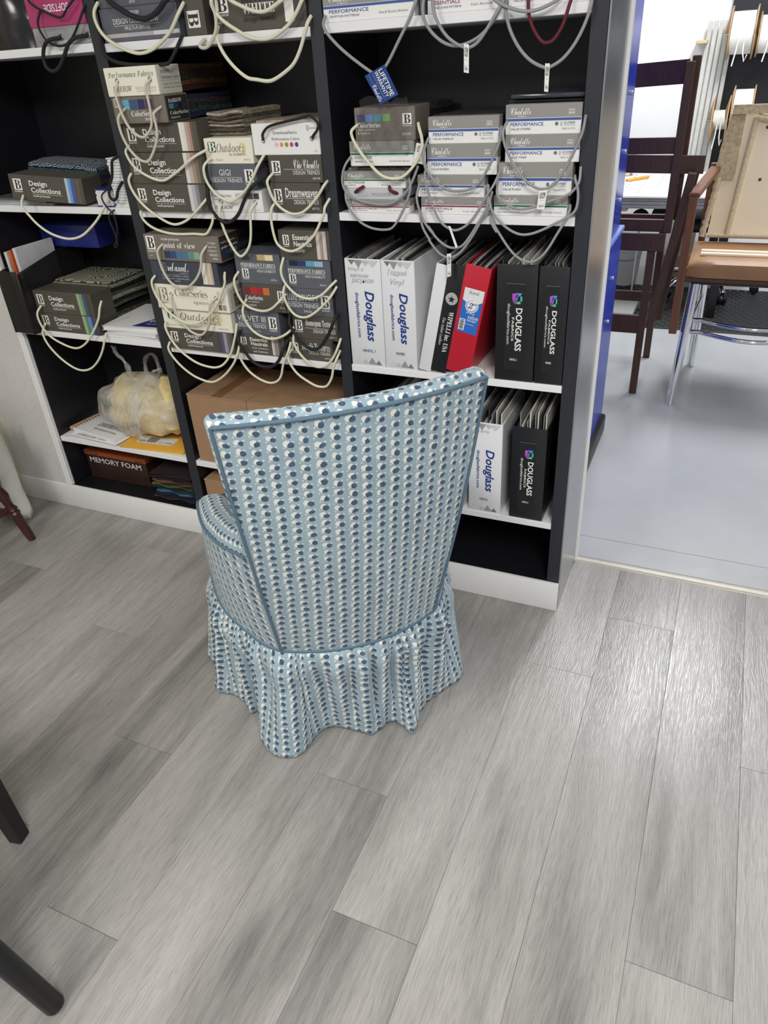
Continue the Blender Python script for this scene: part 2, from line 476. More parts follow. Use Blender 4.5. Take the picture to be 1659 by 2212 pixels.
# ------------------------------------------------------------------ walls of the shop
wl = MB(); wl.box(-2.24, -1.977, 0.004, 0.33, 0.0, 2.6)
struct(wl.build('wall_left', wallpaper(), None, 0), 'pale textured wallpaper beside the shelving')
ws = MB(); ws.bbox(-2.30, -2.241, -2.0, 0.33, 0.0, 2.6, 0.003, 1)
struct(ws.build('wall_side', CREAM, None, 30), 'cream painted side wall panel')
tr = MB(); tr.bbox(-1.977, -1.949, -0.001, 0.33, 0.1035, 2.6, 0.002, 1)
struct(tr.build('trim_2', TRIM, None, 30), 'white upright trim at the end of the shelving')
bb = MB(); bb.bbox(-2.24, 0.0, 0.0, 0.012, 0.0, 0.1025, 0.0025, 2)
struct(bb.build('baseboard_back', TRIM, None, 30), 'white baseboard under the shelving')
al = MB(); al.bbox(-0.003, 0.0015, 0.0125, 0.283, 0.0, 2.6, 0.001, 1)
struct(al.build('trim_3', ALU, None, 30), 'brushed aluminium cladding on the wall end')
wh = MB(); wh.bbox(-0.02, 0.0085, 0.284, 0.306, 0.0, 2.6, 0.002, 1)
struct(wh.build('trim_4', TRIM, None, 30), 'thin white strip on the doorway edge')
pt = MB(); pt.box(-2.24, -0.004, 0.336, 0.352, 0.0, 2.6)
struct(pt.build('wall_partition', WALLW, None, 0), 'partition wall behind the shelving')

# ------------------------------------------------------------------ built-in bookcase
bc = thing('bookcase', 'built-in bookcase with black uprights, black back and white shelves', 'bookcase', (0, 0, 0))
YF = 0.013; YB = 0.325
def part_box(name, mats, parent, *a, bev=0.0012):
    b = MB(); b.bbox(*a, bev, 1); return b.build(name, mats, parent, 30)
def upright(x0, x1):
    b = MB(); b.bbox(x0, x1, YF, YF+0.002, 0.103, 2.5, 0.0004, 1, 0); b.box(x0+0.0006, x1-0.0006, YF+0.0018, YB, 0.103, 2.5, 1)
    return b.build('upright', [EDGE, BLACK], bc, 30)
upright(-1.343, -1.305); upright(-0.684, -0.650); upright(-0.038, -0.0035)
b = MB(); b.box(-1.949, -1.944, YF+0.002, YB, 0.103, 2.5); b.build('side_lining', BLACK, bc, 0)
b = MB(); b.box(-1.944, -0.0035, YB, YB+0.008, 0.08, 2.5); b.build('back_panel', BLACK, bc, 0)
b = MB(); b.box(-1.949, -0.0035, 0.0135, YB, 0.083, 0.1005); b.build('bottom_deck', BLACK, bc, 0)
BAYS = {'A': (-1.9438, -1.3433), 'B': (-1.3047, -0.6843), 'C': (-0.6497, -0.0383)}
SHELF = {'A': (0.298, 0.725, 1.136, 1.548), 'B': (0.294, 0.7165, 1.131, 1.544), 'C': (0.289, 0.719, 1.1355, 1.547)}
for k in 'ABC':
    for z in SHELF[k]:
        b = MB(); b.bbox(BAYS[k][0], BAYS[k][1], YF+0.001, YB, z, z+0.020, 0.001, 1); b.build('shelf', WHITE, bc, 30)
    # white shelves higher up close the case
    b = MB(); b.bbox(BAYS[k][0], BAYS[k][1], YF+0.001, YB, 1.96, 1.98, 0.001, 1); b.build('shelf', WHITE, bc, 30)
def top(k, i): return SHELF[k][i]+0.0203
# ------------------------------------------------------------------ sample boxes on the shelves
# front faces in metres: x0, x1, z0, z1, y of the front
BOX = {
'1pf':(-1.300,-1.129,1.447,1.509,-0.018),'2cs':(-1.298,-1.122,1.380,1.442,-0.014),'3dc':(-1.298,-1.050,1.304,1.377,0.006),
'4dc':(-1.298,-1.048,1.226,1.304,0.000),'5dc':(-1.301,-1.050,1.150,1.224,0.000),
'6bo':(-1.043,-0.892,1.272,1.335,0.018),'7gigi':(-1.045,-0.890,1.211,1.272,0.018),'8csw':(-1.047,-0.878,1.143,1.207,0.012),
'9gh':(-0.887,-0.689,1.294,1.366,0.018),'10chic':(-0.848,-0.689,1.228,1.292,0.018),'11dream':(-0.851,-0.701,1.150,1.226,0.018),
'12pov':(-1.296,-1.030,1.022,1.089,-0.010),'13rel':(-1.298,-1.054,0.941,1.015,-0.004),'14css':(-1.296,-1.030,0.878,0.943,-0.010),
'15bo':(-1.298,-1.040,0.805,0.869,0.002),'16dc':(-1.296,-1.046,0.734,0.803,0.002),
'17pf':(-1.004,-0.852,0.957,1.039,0.018),'18csr':(-0.994,-0.851,0.879,0.954,0.018),'19vel':(-1.035,-0.881,0.803,0.873,0.018),'20en':(-1.043,-0.873,0.732,0.800,0.018),
'21en':(-0.847,-0.687,1.032,1.107,0.018),'22pfb':(-0.848,-0.693,0.951,1.028,0.018),'23luxe':(-0.849,-0.696,0.876,0.949,0.018),'24home':(-0.835,-0.687,0.802,0.872,0.018),'25bou':(-0.856,-0.711,0.736,0.801,0.018),
'26cs25':(-0.588,-0.430,1.321,1.393,0.018),'27out':(-0.607,-0.435,1.265,1.321,0.018),'28cab':(-0.630,-0.460,1.217,1.253,0.018),'29mic':(-0.625,-0.469,1.190,1.214,0.018),'30ess':(-0.623,-0.451,1.156,1.187,0.018),
'31chen':(-0.397,-0.226,1.317,1.369,0.018),'32mod':(-0.402,-0.229,1.250,1.312,0.018),'33cry':(-0.428,-0.258,1.198,1.245,0.018),'34dam':(-0.420,-0.246,1.158,1.195,0.018),
'35str':(-0.211,-0.042,1.329,1.388,0.018),'36twe':(-0.210,-0.041,1.273,1.328,0.018),'37pla':(-0.225,-0.053,1.206,1.271,0.018),'38wov':(-0.234,-0.059,1.158,1.201,0.018),
'39top':(-0.649,-0.423,1.567,1.625,0.018),'40top':(-0.393,-0.234,1.567,1.622,0.018),'41top':(-0.213,-0.041,1.567,1.622,0.018),
'tbdc':(-1.302,-1.056,1.564,1.638,0.016),'tbdc2':(-1.300,-1.060,1.639,1.70,0.020),'tbv':(-1.036,-0.976,1.564,1.80,0.016),'tbw':(-0.950,-0.692,1.564,1.642,0.016),
'pink':(-1.547,-1.350,1.612,1.70,0.015),'silver':(-1.544,-1.346,1.568,1.6115,0.015),
'al1':(-1.850,-1.595,0.811,0.886,0.012),'al2':(-1.856,-1.595,0.745,0.8105,0.014),
}
for base, ks in ((top('B',2),'5dc 4dc 3dc 2cs 1pf'),(top('B',2),'8csw 7gigi 6bo'),(top('B',2),'11dream 10chic 9gh'),
                 (top('B',1),'16dc 15bo 14css 13rel 12pov'),(top('B',1),'20en 19vel 18csr 17pf'),(top('B',1),'25bou 24home 23luxe 22pfb 21en'),
                 (top('C',2),'30ess 29mic 28cab 27out 26cs25'),(top('C',2),'34dam 33cry 32mod 31chen'),(top('C',2),'38wov 37pla 36twe 35str'),
                 (top('A',1),'al2 al1'),(top('A',3),'silver pink'),(top('B',3),'tbdc tbdc2'),(top('B',3),'tbv'),(top('B',3),'tbw'),
                 (top('C',3),'39top'),(top('C',3),'40top'),(top('C',3),'41top')):
    z = base
    for k in ks.split():
        q = BOX[k]; BOX[k] = (q[0], q[1], z, q[3], q[4]); z = q[3]+0.0004
        if k == '28cab': z = 1.2654
CORD = {
'1pf':('ff',-0.030,[(-1.26,1.478),(-1.264,1.452),(-1.261,1.418),(-1.251,1.384),(-1.234,1.36),(-1.21,1.346),(-1.192,1.348),(-1.171,1.365),(-1.162,1.386),(-1.16,1.415),(-1.161,1.448),(-1.16,1.466),(-1.151,1.478)]),
'2cs':('ff',-0.030,[(-1.256,1.415),(-1.271,1.397),(-1.276,1.372),(-1.27,1.341),(-1.254,1.312),(-1.232,1.292),(-1.211,1.285),(-1.196,1.29),(-1.174,1.314),(-1.155,1.344),(-1.151,1.369),(-1.152,1.392),(-1.149,1.403),(-1.137,1.415)]),
'3dc':('ss',-0.012,[(-1.284,1.323),(-1.289,1.311),(-1.285,1.292),(-1.27,1.27),(-1.24,1.251),(-1.206,1.238),(-1.179,1.235),(-1.156,1.242),(-1.107,1.267),(-1.062,1.293),(-1.023,1.31)]),
'4dc':('ss',-0.012,[(-1.292,1.253),(-1.301,1.237),(-1.297,1.211),(-1.28,1.183),(-1.252,1.157),(-1.216,1.135),(-1.184,1.121),(-1.156,1.12),(-1.119,1.133),(-1.086,1.155),(-1.059,1.176),(-1.042,1.192)]),
'5dc':('ss',-0.012,[(-1.287,1.151),(-1.285,1.148),(-1.279,1.129),(-1.257,1.111),(-1.223,1.099),(-1.184,1.093),(-1.145,1.093),(-1.105,1.095),(-1.07,1.094),(-1.054,1.104),(-1.038,1.125),(-1.032,1.14),(-1.03,1.161)]),
'6bo':('ss',-0.008,[(-1.027,1.286),(-1.036,1.271),(-1.038,1.242),(-1.026,1.217),(-1.004,1.195),(-0.977,1.184),(-0.96,1.184),(-0.931,1.198),(-0.904,1.22),(-0.88,1.249),(-0.865,1.27),(-0.854,1.295)]),
'7gigi':('ss',-0.008,[(-1.041,1.231),(-1.041,1.197),(-1.035,1.162),(-1.019,1.139),(-0.998,1.128),(-0.973,1.132),(-0.946,1.152),(-0.922,1.187),(-0.903,1.209),(-0.881,1.227),(-0.861,1.242)]),
'8csw':('ff',-0.004,[(-1.013,1.178),(-1.015,1.15),(-1.009,1.117),(-1.002,1.092),(-0.987,1.058),(-0.971,1.038),(-0.956,1.039),(-0.936,1.058),(-0.924,1.081),(-0.917,1.114),(-0.913,1.149),(-0.916,1.14),(-0.911,1.159),(-0.901,1.177)]),
'9gh':('ff',0.005,[(-0.854,1.327),(-0.847,1.341),(-0.834,1.355),(-0.817,1.362),(-0.779,1.369),(-0.74,1.375),(-0.716,1.379),(-0.704,1.381),(-0.692,1.374),(-0.682,1.362),(-0.687,1.348),(-0.699,1.337),(-0.71,1.33)]),
'10chic':('ss',-0.004,[(-0.835,1.25),(-0.844,1.235),(-0.843,1.218),(-0.834,1.191),(-0.815,1.169),(-0.789,1.155),(-0.768,1.153),(-0.745,1.159),(-0.716,1.18),(-0.692,1.204),(-0.677,1.223),(-0.675,1.231)]),
'11dream':('ss',-0.006,[(-0.834,1.181),(-0.842,1.165),(-0.847,1.135),(-0.845,1.151),(-0.847,1.129),(-0.844,1.097),(-0.837,1.075),(-0.82,1.062),(-0.799,1.057),(-0.781,1.06),(-0.758,1.071),(-0.73,1.091),(-0.71,1.113),(-0.694,1.139),(-0.682,1.158),(-0.679,1.172),(-0.673,1.189)]),
'12pov':('ff',-0.024,[(-1.233,1.061),(-1.241,1.047),(-1.243,1.024),(-1.237,0.99),(-1.222,0.96),(-1.199,0.945),(-1.174,0.94),(-1.149,0.948),(-1.12,0.97),(-1.1,0.996),(-1.091,1.019),(-1.085,1.042),(-1.074,1.062)]),
'13rel':('ss',-0.022,[(-1.284,0.968),(-1.291,0.954),(-1.29,0.925),(-1.277,0.894),(-1.252,0.864),(-1.218,0.841),(-1.19,0.832),(-1.166,0.831),(-1.135,0.84),(-1.094,0.867),(-1.061,0.901),(-1.035,0.94),(-1.022,0.963),(-1.02,0.979),(-1.026,0.989)]),
'14css':('ff',-0.020,[(-1.235,0.915),(-1.234,0.901),(-1.225,0.867),(-1.209,0.834),(-1.186,0.808),(-1.158,0.797),(-1.14,0.799),(-1.121,0.815),(-1.105,0.841),(-1.098,0.874),(-1.085,0.901),(-1.072,0.913)]),
'15bo':('ss',-0.012,[(-1.285,0.825),(-1.286,0.81),(-1.276,0.777),(-1.256,0.745),(-1.225,0.719),(-1.187,0.699),(-1.146,0.691),(-1.115,0.692),(-1.085,0.706),(-1.054,0.74),(-1.036,0.775),(-1.022,0.808),(-1.018,0.838)]),
'16dc':('ss',-0.012,[(-1.288,0.758),(-1.293,0.739),(-1.281,0.711),(-1.254,0.681),(-1.216,0.655),(-1.181,0.643),(-1.151,0.639),(-1.125,0.646),(-1.086,0.672),(-1.049,0.71),(-1.028,0.743),(-1.021,0.771)]),
'17pf':('ss',-0.006,[(-0.993,0.988),(-1.0,0.969),(-0.997,0.938),(-0.985,0.909),(-0.965,0.893),(-0.938,0.885),(-0.909,0.884),(-0.882,0.894),(-0.856,0.915),(-0.842,0.932)]),
'18csr':('ss',-0.006,[(-0.981,0.909),(-0.986,0.884),(-0.984,0.854),(-0.968,0.827),(-0.942,0.809),(-0.908,0.801),(-0.879,0.805),(-0.848,0.819),(-0.829,0.836)]),
'19vel':('ss',-0.010,[(-1.021,0.811),(-1.018,0.786),(-1.002,0.758),(-0.981,0.728),(-0.956,0.714),(-0.929,0.711),(-0.905,0.717),(-0.881,0.738),(-0.865,0.768),(-0.855,0.797)]),
'20en':('ss',-0.004,[(-1.027,0.775),(-1.028,0.751),(-1.02,0.716),(-0.998,0.686),(-0.968,0.667),(-0.939,0.658),(-0.918,0.659),(-0.898,0.669),(-0.883,0.69),(-0.874,0.72),(-0.86,0.745),(-0.846,0.77),(-0.847,0.788)]),
'22pfb':('ss',-0.004,[(-0.835,1.034),(-0.838,1.005),(-0.834,0.977),(-0.818,0.955),(-0.794,0.936),(-0.767,0.929),(-0.74,0.931),(-0.712,0.944),(-0.686,0.967),(-0.675,0.979)]),
'23luxe':('ss',-0.004,[(-0.838,0.965),(-0.84,0.939),(-0.831,0.906),(-0.815,0.883),(-0.794,0.874),(-0.772,0.875),(-0.746,0.888),(-0.716,0.911),(-0.69,0.936),(-0.675,0.963)]),
'24home':('ss',-0.008,[(-0.835,0.88),(-0.83,0.854),(-0.817,0.827),(-0.801,0.804),(-0.781,0.788),(-0.759,0.782),(-0.739,0.789),(-0.72,0.81),(-0.698,0.842),(-0.684,0.87),(-0.678,0.889)]),
'24b':('ss',-0.002,[(-0.828,0.824),(-0.828,0.799),(-0.817,0.772),(-0.798,0.748),(-0.772,0.73),(-0.747,0.726),(-0.72,0.737),(-0.698,0.763),(-0.683,0.789),(-0.677,0.815)]),
'25bou':('ss',-0.002,[(-0.846,0.767),(-0.854,0.748),(-0.845,0.72),(-0.825,0.695),(-0.795,0.677),(-0.768,0.665),(-0.745,0.664),(-0.728,0.671),(-0.711,0.697),(-0.703,0.726),(-0.691,0.753),(-0.682,0.779)]),
'26cs25':('ss',-0.004,[(-0.579,1.357),(-0.587,1.347),(-0.587,1.334),(-0.578,1.315),(-0.561,1.292),(-0.537,1.266),(-0.517,1.249),(-0.497,1.241),(-0.478,1.24),(-0.462,1.242),(-0.443,1.254),(-0.424,1.273),(-0.413,1.291),(-0.405,1.311),(-0.406,1.331),(-0.411,1.347),(-0.42,1.357)]),
'27out':('ss',0.004,[(-0.602,1.288),(-0.614,1.272),(-0.625,1.249),(-0.627,1.227),(-0.62,1.209),(-0.601,1.194),(-0.569,1.184),(-0.534,1.179),(-0.504,1.18),(-0.482,1.187),(-0.456,1.205),(-0.439,1.228),(-0.428,1.249),(-0.424,1.265)]),
'28cab':('ss',-0.002,[(-0.623,1.221),(-0.618,1.191),(-0.605,1.162),(-0.585,1.139),(-0.561,1.126),(-0.535,1.12),(-0.507,1.12),(-0.491,1.126),(-0.475,1.145),(-0.459,1.171),(-0.444,1.201),(-0.439,1.224),(-0.448,1.237)]),
'29a':('fi',0.006,[(-0.601,1.204),(-0.585,1.213),(-0.573,1.219)]),
'29b':('fi',0.006,[(-0.482,1.202),(-0.495,1.21),(-0.503,1.219)]),
'31chen':('ss',-0.002,[(-0.395,1.327),(-0.403,1.298),(-0.401,1.269),(-0.387,1.246),(-0.364,1.225),(-0.338,1.214),(-0.312,1.213),(-0.284,1.218),(-0.261,1.236),(-0.24,1.27),(-0.224,1.301),(-0.216,1.326),(-0.215,1.338),(-0.219,1.346)]),
'32mod':('ss',-0.006,[(-0.402,1.269),(-0.4,1.241),(-0.389,1.203),(-0.378,1.172),(-0.361,1.143),(-0.34,1.128),(-0.32,1.124),(-0.293,1.137),(-0.27,1.163),(-0.246,1.202),(-0.227,1.229),(-0.221,1.251)]),
'33cry':('ss',-0.002,[(-0.422,1.223),(-0.424,1.197),(-0.416,1.165),(-0.402,1.136),(-0.378,1.109),(-0.397,1.133),(-0.378,1.108),(-0.358,1.091),(-0.339,1.082),(-0.319,1.082),(-0.303,1.09),(-0.284,1.114),(-0.265,1.143),(-0.244,1.178),(-0.243,1.199),(-0.247,1.224)]),
'34dam':('ss',0.000,[(-0.42,1.162),(-0.412,1.13),(-0.391,1.096),(-0.396,1.1),(-0.374,1.072),(-0.354,1.059),(-0.334,1.058),(-0.312,1.071),(-0.293,1.093),(-0.274,1.121),(-0.261,1.143),(-0.24,1.168)]),
'35str':('ss',-0.004,[(-0.206,1.356),(-0.21,1.338),(-0.206,1.312),(-0.191,1.282),(-0.171,1.253),(-0.149,1.232),(-0.128,1.221),(-0.112,1.219),(-0.099,1.222),(-0.082,1.237),(-0.063,1.267),(-0.048,1.297),(-0.036,1.326),(-0.032,1.345),(-0.033,1.363)]),
'36twe':('ss',-0.002,[(-0.224,1.236),(-0.221,1.206),(-0.205,1.189),(-0.18,1.177),(-0.155,1.175),(-0.128,1.181),(-0.095,1.193),(-0.064,1.203),(-0.045,1.215),(-0.033,1.234),(-0.035,1.262)]),
'37pla':('ss',-0.004,[(-0.237,1.209),(-0.238,1.189),(-0.226,1.161),(-0.2,1.136),(-0.169,1.12),(-0.141,1.119),(-0.109,1.13),(-0.078,1.146),(-0.048,1.162),(-0.034,1.179),(-0.033,1.213),(-0.041,1.237),(-0.046,1.244)]),
'38wov':('ss',-0.002,[(-0.238,1.166),(-0.233,1.143),(-0.217,1.119),(-0.231,1.144),(-0.209,1.113),(-0.187,1.084),(-0.166,1.065),(-0.144,1.056),(-0.126,1.057),(-0.107,1.07),(-0.09,1.093),(-0.077,1.117),(-0.062,1.143),(-0.055,1.156),(-0.049,1.176),(-0.052,1.182)]),
't39':('ss',-0.004,[(-0.642,1.581),(-0.64,1.562),(-0.624,1.538),(-0.586,1.505),(-0.525,1.465),(-0.512,1.463),(-0.488,1.476),(-0.455,1.522),(-0.424,1.566),(-0.41,1.594),(-0.407,1.613)]),
't40':('ss',-0.004,[(-0.397,1.606),(-0.396,1.571),(-0.383,1.541),(-0.354,1.516),(-0.325,1.506),(-0.297,1.508),(-0.265,1.521),(-0.238,1.545),(-0.22,1.571),(-0.218,1.592)]),
't40b':('ss',-0.010,[(-0.379,1.61),(-0.367,1.566),(-0.344,1.529),(-0.319,1.51),(-0.299,1.502),(-0.287,1.501),(-0.267,1.511),(-0.244,1.539),(-0.225,1.565),(-0.215,1.589)]),
't41':('ss',-0.008,[(-0.25,1.594),(-0.234,1.581),(-0.211,1.569),(-0.18,1.559),(-0.154,1.557),(-0.129,1.562),(-0.104,1.572),(-0.094,1.583)]),
't41b':('ss',-0.002,[(-0.216,1.58),(-0.212,1.565),(-0.204,1.533),(-0.183,1.497),(-0.155,1.47),(-0.124,1.456),(-0.112,1.457),(-0.087,1.47),(-0.063,1.497),(-0.045,1.532),(-0.037,1.561),(-0.038,1.582)]),
'tred':('ss',-0.002,[(-0.169,1.589),(-0.163,1.552),(-0.15,1.523),(-0.134,1.504),(-0.123,1.5),(-0.108,1.505),(-0.091,1.529),(-0.08,1.564),(-0.077,1.582)]),
'tb1':('ss',-0.008,[(-0.901,1.642),(-0.88,1.628),(-0.855,1.616),(-0.828,1.605),(-0.802,1.599),(-0.779,1.601),(-0.754,1.611),(-0.739,1.618),(-0.724,1.628)]),
'tb2':('ss',-0.004,[(-0.936,1.644),(-0.936,1.632),(-0.929,1.608),(-0.906,1.586),(-0.873,1.567),(-0.846,1.553),(-0.814,1.546),(-0.781,1.547),(-0.75,1.559),(-0.725,1.574),(-0.702,1.597),(-0.689,1.614),(-0.685,1.624)]),
'tb3':('ss',-0.002,[(-0.937,1.579),(-0.937,1.562),(-0.93,1.535),(-0.914,1.51),(-0.89,1.486),(-0.863,1.468),(-0.839,1.464),(-0.809,1.459),(-0.787,1.462),(-0.755,1.476),(-0.729,1.492),(-0.709,1.517),(-0.693,1.547),(-0.682,1.569),(-0.678,1.583)]),
'tb4':('ss',-0.006,[(-0.936,1.64),(-0.936,1.626),(-0.928,1.604),(-0.931,1.577),(-0.942,1.558),(-0.961,1.541),(-0.978,1.537),(-0.988,1.543),(-0.981,1.556)]),
'tb5':('ss',-0.004,[(-1.293,1.653),(-1.3,1.631),(-1.298,1.603),(-1.28,1.577),(-1.247,1.557),(-1.209,1.542),(-1.176,1.536),(-1.137,1.542),(-1.099,1.559),(-1.068,1.579),(-1.038,1.611),(-1.027,1.634)]),
'tb6':('ss',-0.010,[(-1.258,1.67),(-1.241,1.654),(-1.216,1.637),(-1.19,1.623),(-1.157,1.61),(-1.128,1.608),(-1.1,1.617),(-1.078,1.63),(-1.064,1.641),(-1.054,1.654)]),
'tb7':('ss',0.004,[(-1.305,1.598),(-1.307,1.562),(-1.3,1.538),(-1.276,1.524),(-1.236,1.515),(-1.171,1.51),(-1.115,1.509),(-1.095,1.513),(-1.07,1.537),(-1.048,1.568)]),
'ta1':('ss',-0.004,[(-1.515,1.684),(-1.512,1.673),(-1.493,1.657),(-1.458,1.642),(-1.414,1.628),(-1.392,1.642),(-1.36,1.662),(-1.349,1.672)]),
'ta2':('ss',-0.004,[(-1.491,1.651),(-1.5,1.621),(-1.491,1.591),(-1.472,1.574),(-1.438,1.566),(-1.411,1.571),(-1.384,1.588),(-1.359,1.612),(-1.337,1.651)]),
'ta3':('ff',-0.004,[(-1.447,1.586),(-1.473,1.582),(-1.498,1.568),(-1.511,1.541),(-1.507,1.519),(-1.485,1.51),(-1.46,1.52),(-1.433,1.545),(-1.412,1.568),(-1.382,1.582),(-1.352,1.586)]),
'a1':('ss',-0.035,[(-1.723,1.186),(-1.716,1.162),(-1.697,1.135),(-1.673,1.109),(-1.639,1.088),(-1.602,1.077),(-1.565,1.075),(-1.523,1.088),(-1.482,1.119),(-1.455,1.145),(-1.43,1.176),(-1.421,1.201)]),
'abraid':('ss',-0.004,[(-1.34,1.297),(-1.351,1.287),(-1.358,1.271),(-1.368,1.241),(-1.386,1.217),(-1.393,1.192),(-1.383,1.18),(-1.367,1.187),(-1.357,1.207),(-1.354,1.227)]),
'astrap':('ss',-0.004,[(-1.412,1.207),(-1.425,1.191),(-1.416,1.163),(-1.403,1.151),(-1.396,1.141),(-1.392,1.12),(-1.395,1.094),(-1.402,1.077),(-1.408,1.064),(-1.422,1.05),(-1.415,1.045),(-1.405,1.061),(-1.408,1.093),(-1.415,1.119),(-1.413,1.138),(-1.403,1.151)]),
'al1':('ss',-0.010,[(-1.823,0.835),(-1.833,0.813),(-1.83,0.772),(-1.805,0.736),(-1.76,0.714),(-1.716,0.702),(-1.681,0.705),(-1.64,0.728),(-1.598,0.768),(-1.559,0.814),(-1.542,0.851),(-1.544,0.869)]),
'al2':('ss',-0.006,[(-1.828,0.775),(-1.839,0.747),(-1.835,0.71),(-1.809,0.673),(-1.772,0.642),(-1.73,0.622),(-1.692,0.62),(-1.653,0.634),(-1.614,0.665),(-1.581,0.706),(-1.562,0.741),(-1.563,0.759)]),
}
OLIVE = pm('olive_brown_card', (83, 78, 69), 0.55, var=0.05, scale=60)
TAUPE = pm('taupe_card', (120, 112, 102), 0.55, var=0.04, scale=60)
SLATE = pm('slate_grey_card', (92, 95, 104), 0.5, var=0.04, scale=60)
DSLATE = pm('dark_slate_card', (66, 69, 80), 0.5, var=0.05, scale=60)
CREAMC = pm('cream_card', (234, 231, 213), 0.5, var=0.02, scale=60)
WHITEC = pm('white_card', (235, 234, 232), 0.45, var=0.015, scale=60)
GREYC = pm('mid_grey_card', (146, 144, 139), 0.5, var=0.03, scale=60)
PINKC = pm('magenta_card', (176, 58, 112), 0.4, var=0.06, scale=20)
SILVERC = pm('silver_print_card', (150, 150, 152), 0.35, var=0.35, scale=9, stretch=(1, 1, 4))
CORDC = pm('cream_cord', (222, 220, 196), 0.75, var=0.06, scale=300, bump=0.5)
CORDT = pm('sand_cord', (206, 198, 182), 0.75, var=0.06, scale=300, bump=0.5)
CORDG = pm('grey_cord', (150, 151, 152), 0.7, var=0.06, scale=300, bump=0.5)
CORDK = pm('black_cord', (24, 23, 26), 0.7, var=0.1, scale=300, bump=0.5)
CORDR = pm('burgundy_cord', (96, 24, 40), 0.7, var=0.1, scale=300, bump=0.5)
def fab(name, a, b, scale=60):
    if name in MATS: return MATS[name]
    t = NT(name); co = t.coord('Object')
    n1 = t.noise(t.mapping(co, (1, 1, 3.5)), scale, 4, 0.7); n2 = t.noise(t.mapping(co, (4, 4, 1)), scale*2.5, 2, 0.6)
    t.set(t.ramp(t.math('ADD', t.math('MULTIPLY', n1, .6), t.math('MULTIPLY', n2, .4)), [(0.38, L3(a)), (0.62, L3(b))]), 0.9, 0, 0.2)
    t.bump(n2, 0.8, 0.002); MATS[name] = t.m
    return t.m
FAB = {
 'brown': [fab('umber_weave', (38, 24, 18), (78, 52, 38)), fab('rust_weave', (60, 38, 22), (112, 80, 50)), fab('dark_olive_weave', (26, 26, 20), (60, 58, 44))],
 'blue': [fab('navy_weave', (18, 24, 38), (54, 66, 88)), fab('teal_weave', (22, 40, 46), (72, 96, 98)), fab('charcoal_weave', (24, 24, 26), (70, 70, 72)), fab('plum_weave', (44, 28, 40), (92, 76, 84))],
 'beige': [fab('stone_weave', (92, 84, 74), (166, 156, 140)), fab('taupe_weave', (66, 58, 52), (122, 112, 102)), fab('oat_weave', (120, 110, 96), (186, 176, 158))],
 'dark': [fab('black_weave', (14, 14, 15), (44, 44, 46)), fab('charcoal_weave', (24, 24, 26), (70, 70, 72))],
 'grey': [fab('ash_weave', (90, 90, 88), (160, 160, 156)), fab('charcoal_weave', (24, 24, 26), (70, 70, 72)), fab('stone_weave', (92, 84, 74), (166, 156, 140))],
 'green': [fab('moss_weave', (40, 44, 34), (104, 108, 86)), fab('black_weave', (14, 14, 15), (44, 44, 46)), fab('ivory_moss_weave', (90, 94, 78), (170, 172, 150))],
 'rose': [fab('rose_weave', (110, 62, 48), (170, 120, 100)), fab('oat_weave', (120, 110, 96), (186, 176, 158))]}
def cord_part(root, key, loc, mat, r=0.0042, yf=None):
    ends, Y, pts = CORD[key]; lx, ly, lz = loc
    P = [(x, Y, z) for x, z in pts]
    yf = ly if yf is None else yf
    if ends == 'ff': P[0] = (P[0][0], yf+0.003, P[0][1 if False else 2]); P[-1] = (P[-1][0], yf+0.003, P[-1][2])
    elif ends == 'fi': P[0] = (P[0][0], yf+0.003, P[0][2]); P[-1] = (P[-1][0], yf-0.002, P[-1][2])
    else:
        P[0] = (P[0][0], max(Y, yf-0.004), P[0][2]); P[-1] = (P[-1][0], max(Y, yf-0.004), P[-1][2])
    sp = spline(P, 5)
    for _ in range(2): sp = [sp[0]]+[(sp[i-1]+sp[i]*2+sp[i+1])/4 for i in range(1, len(sp)-1)]+[sp[-1]]
    b = MB(); b.tube([(p.x-lx, p.y-ly, p.z-lz) for p in sp], r, 8)
    o = b.build('carry_cord', mat, root, 60)
    if ends == 'ff' and r > 0.0033:
        for q in (P[0], P[-1]):
            g = MB(); c = Vector((q[0]-lx, yf-0.001-ly, q[2]-lz)); rr = r*1.45
            g.tube([c+Vector((rr*math.cos(a), 0, rr*math.sin(a))) for a in [2*math.pi*k/14 for k in range(14)]], 0.0013, 6, closed=True)
            g.build('grommet', STEEL, root, 60)
    return o
def logo(p, x0, x1, z0, z1, fg=(52, 48, 42), bgc=(236, 236, 232), name=True):
    p.rect(x0, x1, z0, z1, bgc, 1)
    w_, h_ = x1-x0, z1-z0
    p.text('B', x0+w_*.14, x1-w_*.10, z0+h_*.10, z1-h_*.10, fg, 'b', lv=2)
    if name: p.text('BARROW', x0, x1, z0-h_*.20, z0-h_*.06, bgc if fg != (150, 120, 110) else (120, 112, 100), 'b', lv=2)
def swatches(p, x0, x1, z0, z1, cols, gap=0.04):
    n = len(cols); st = (x1-x0)/n
    for i, c in enumerate(cols): p.rect(x0+i*st, x0+(i+1)*st-gap*st, z0, z1, c, 2)
LT = (232, 232, 228); SB = {}
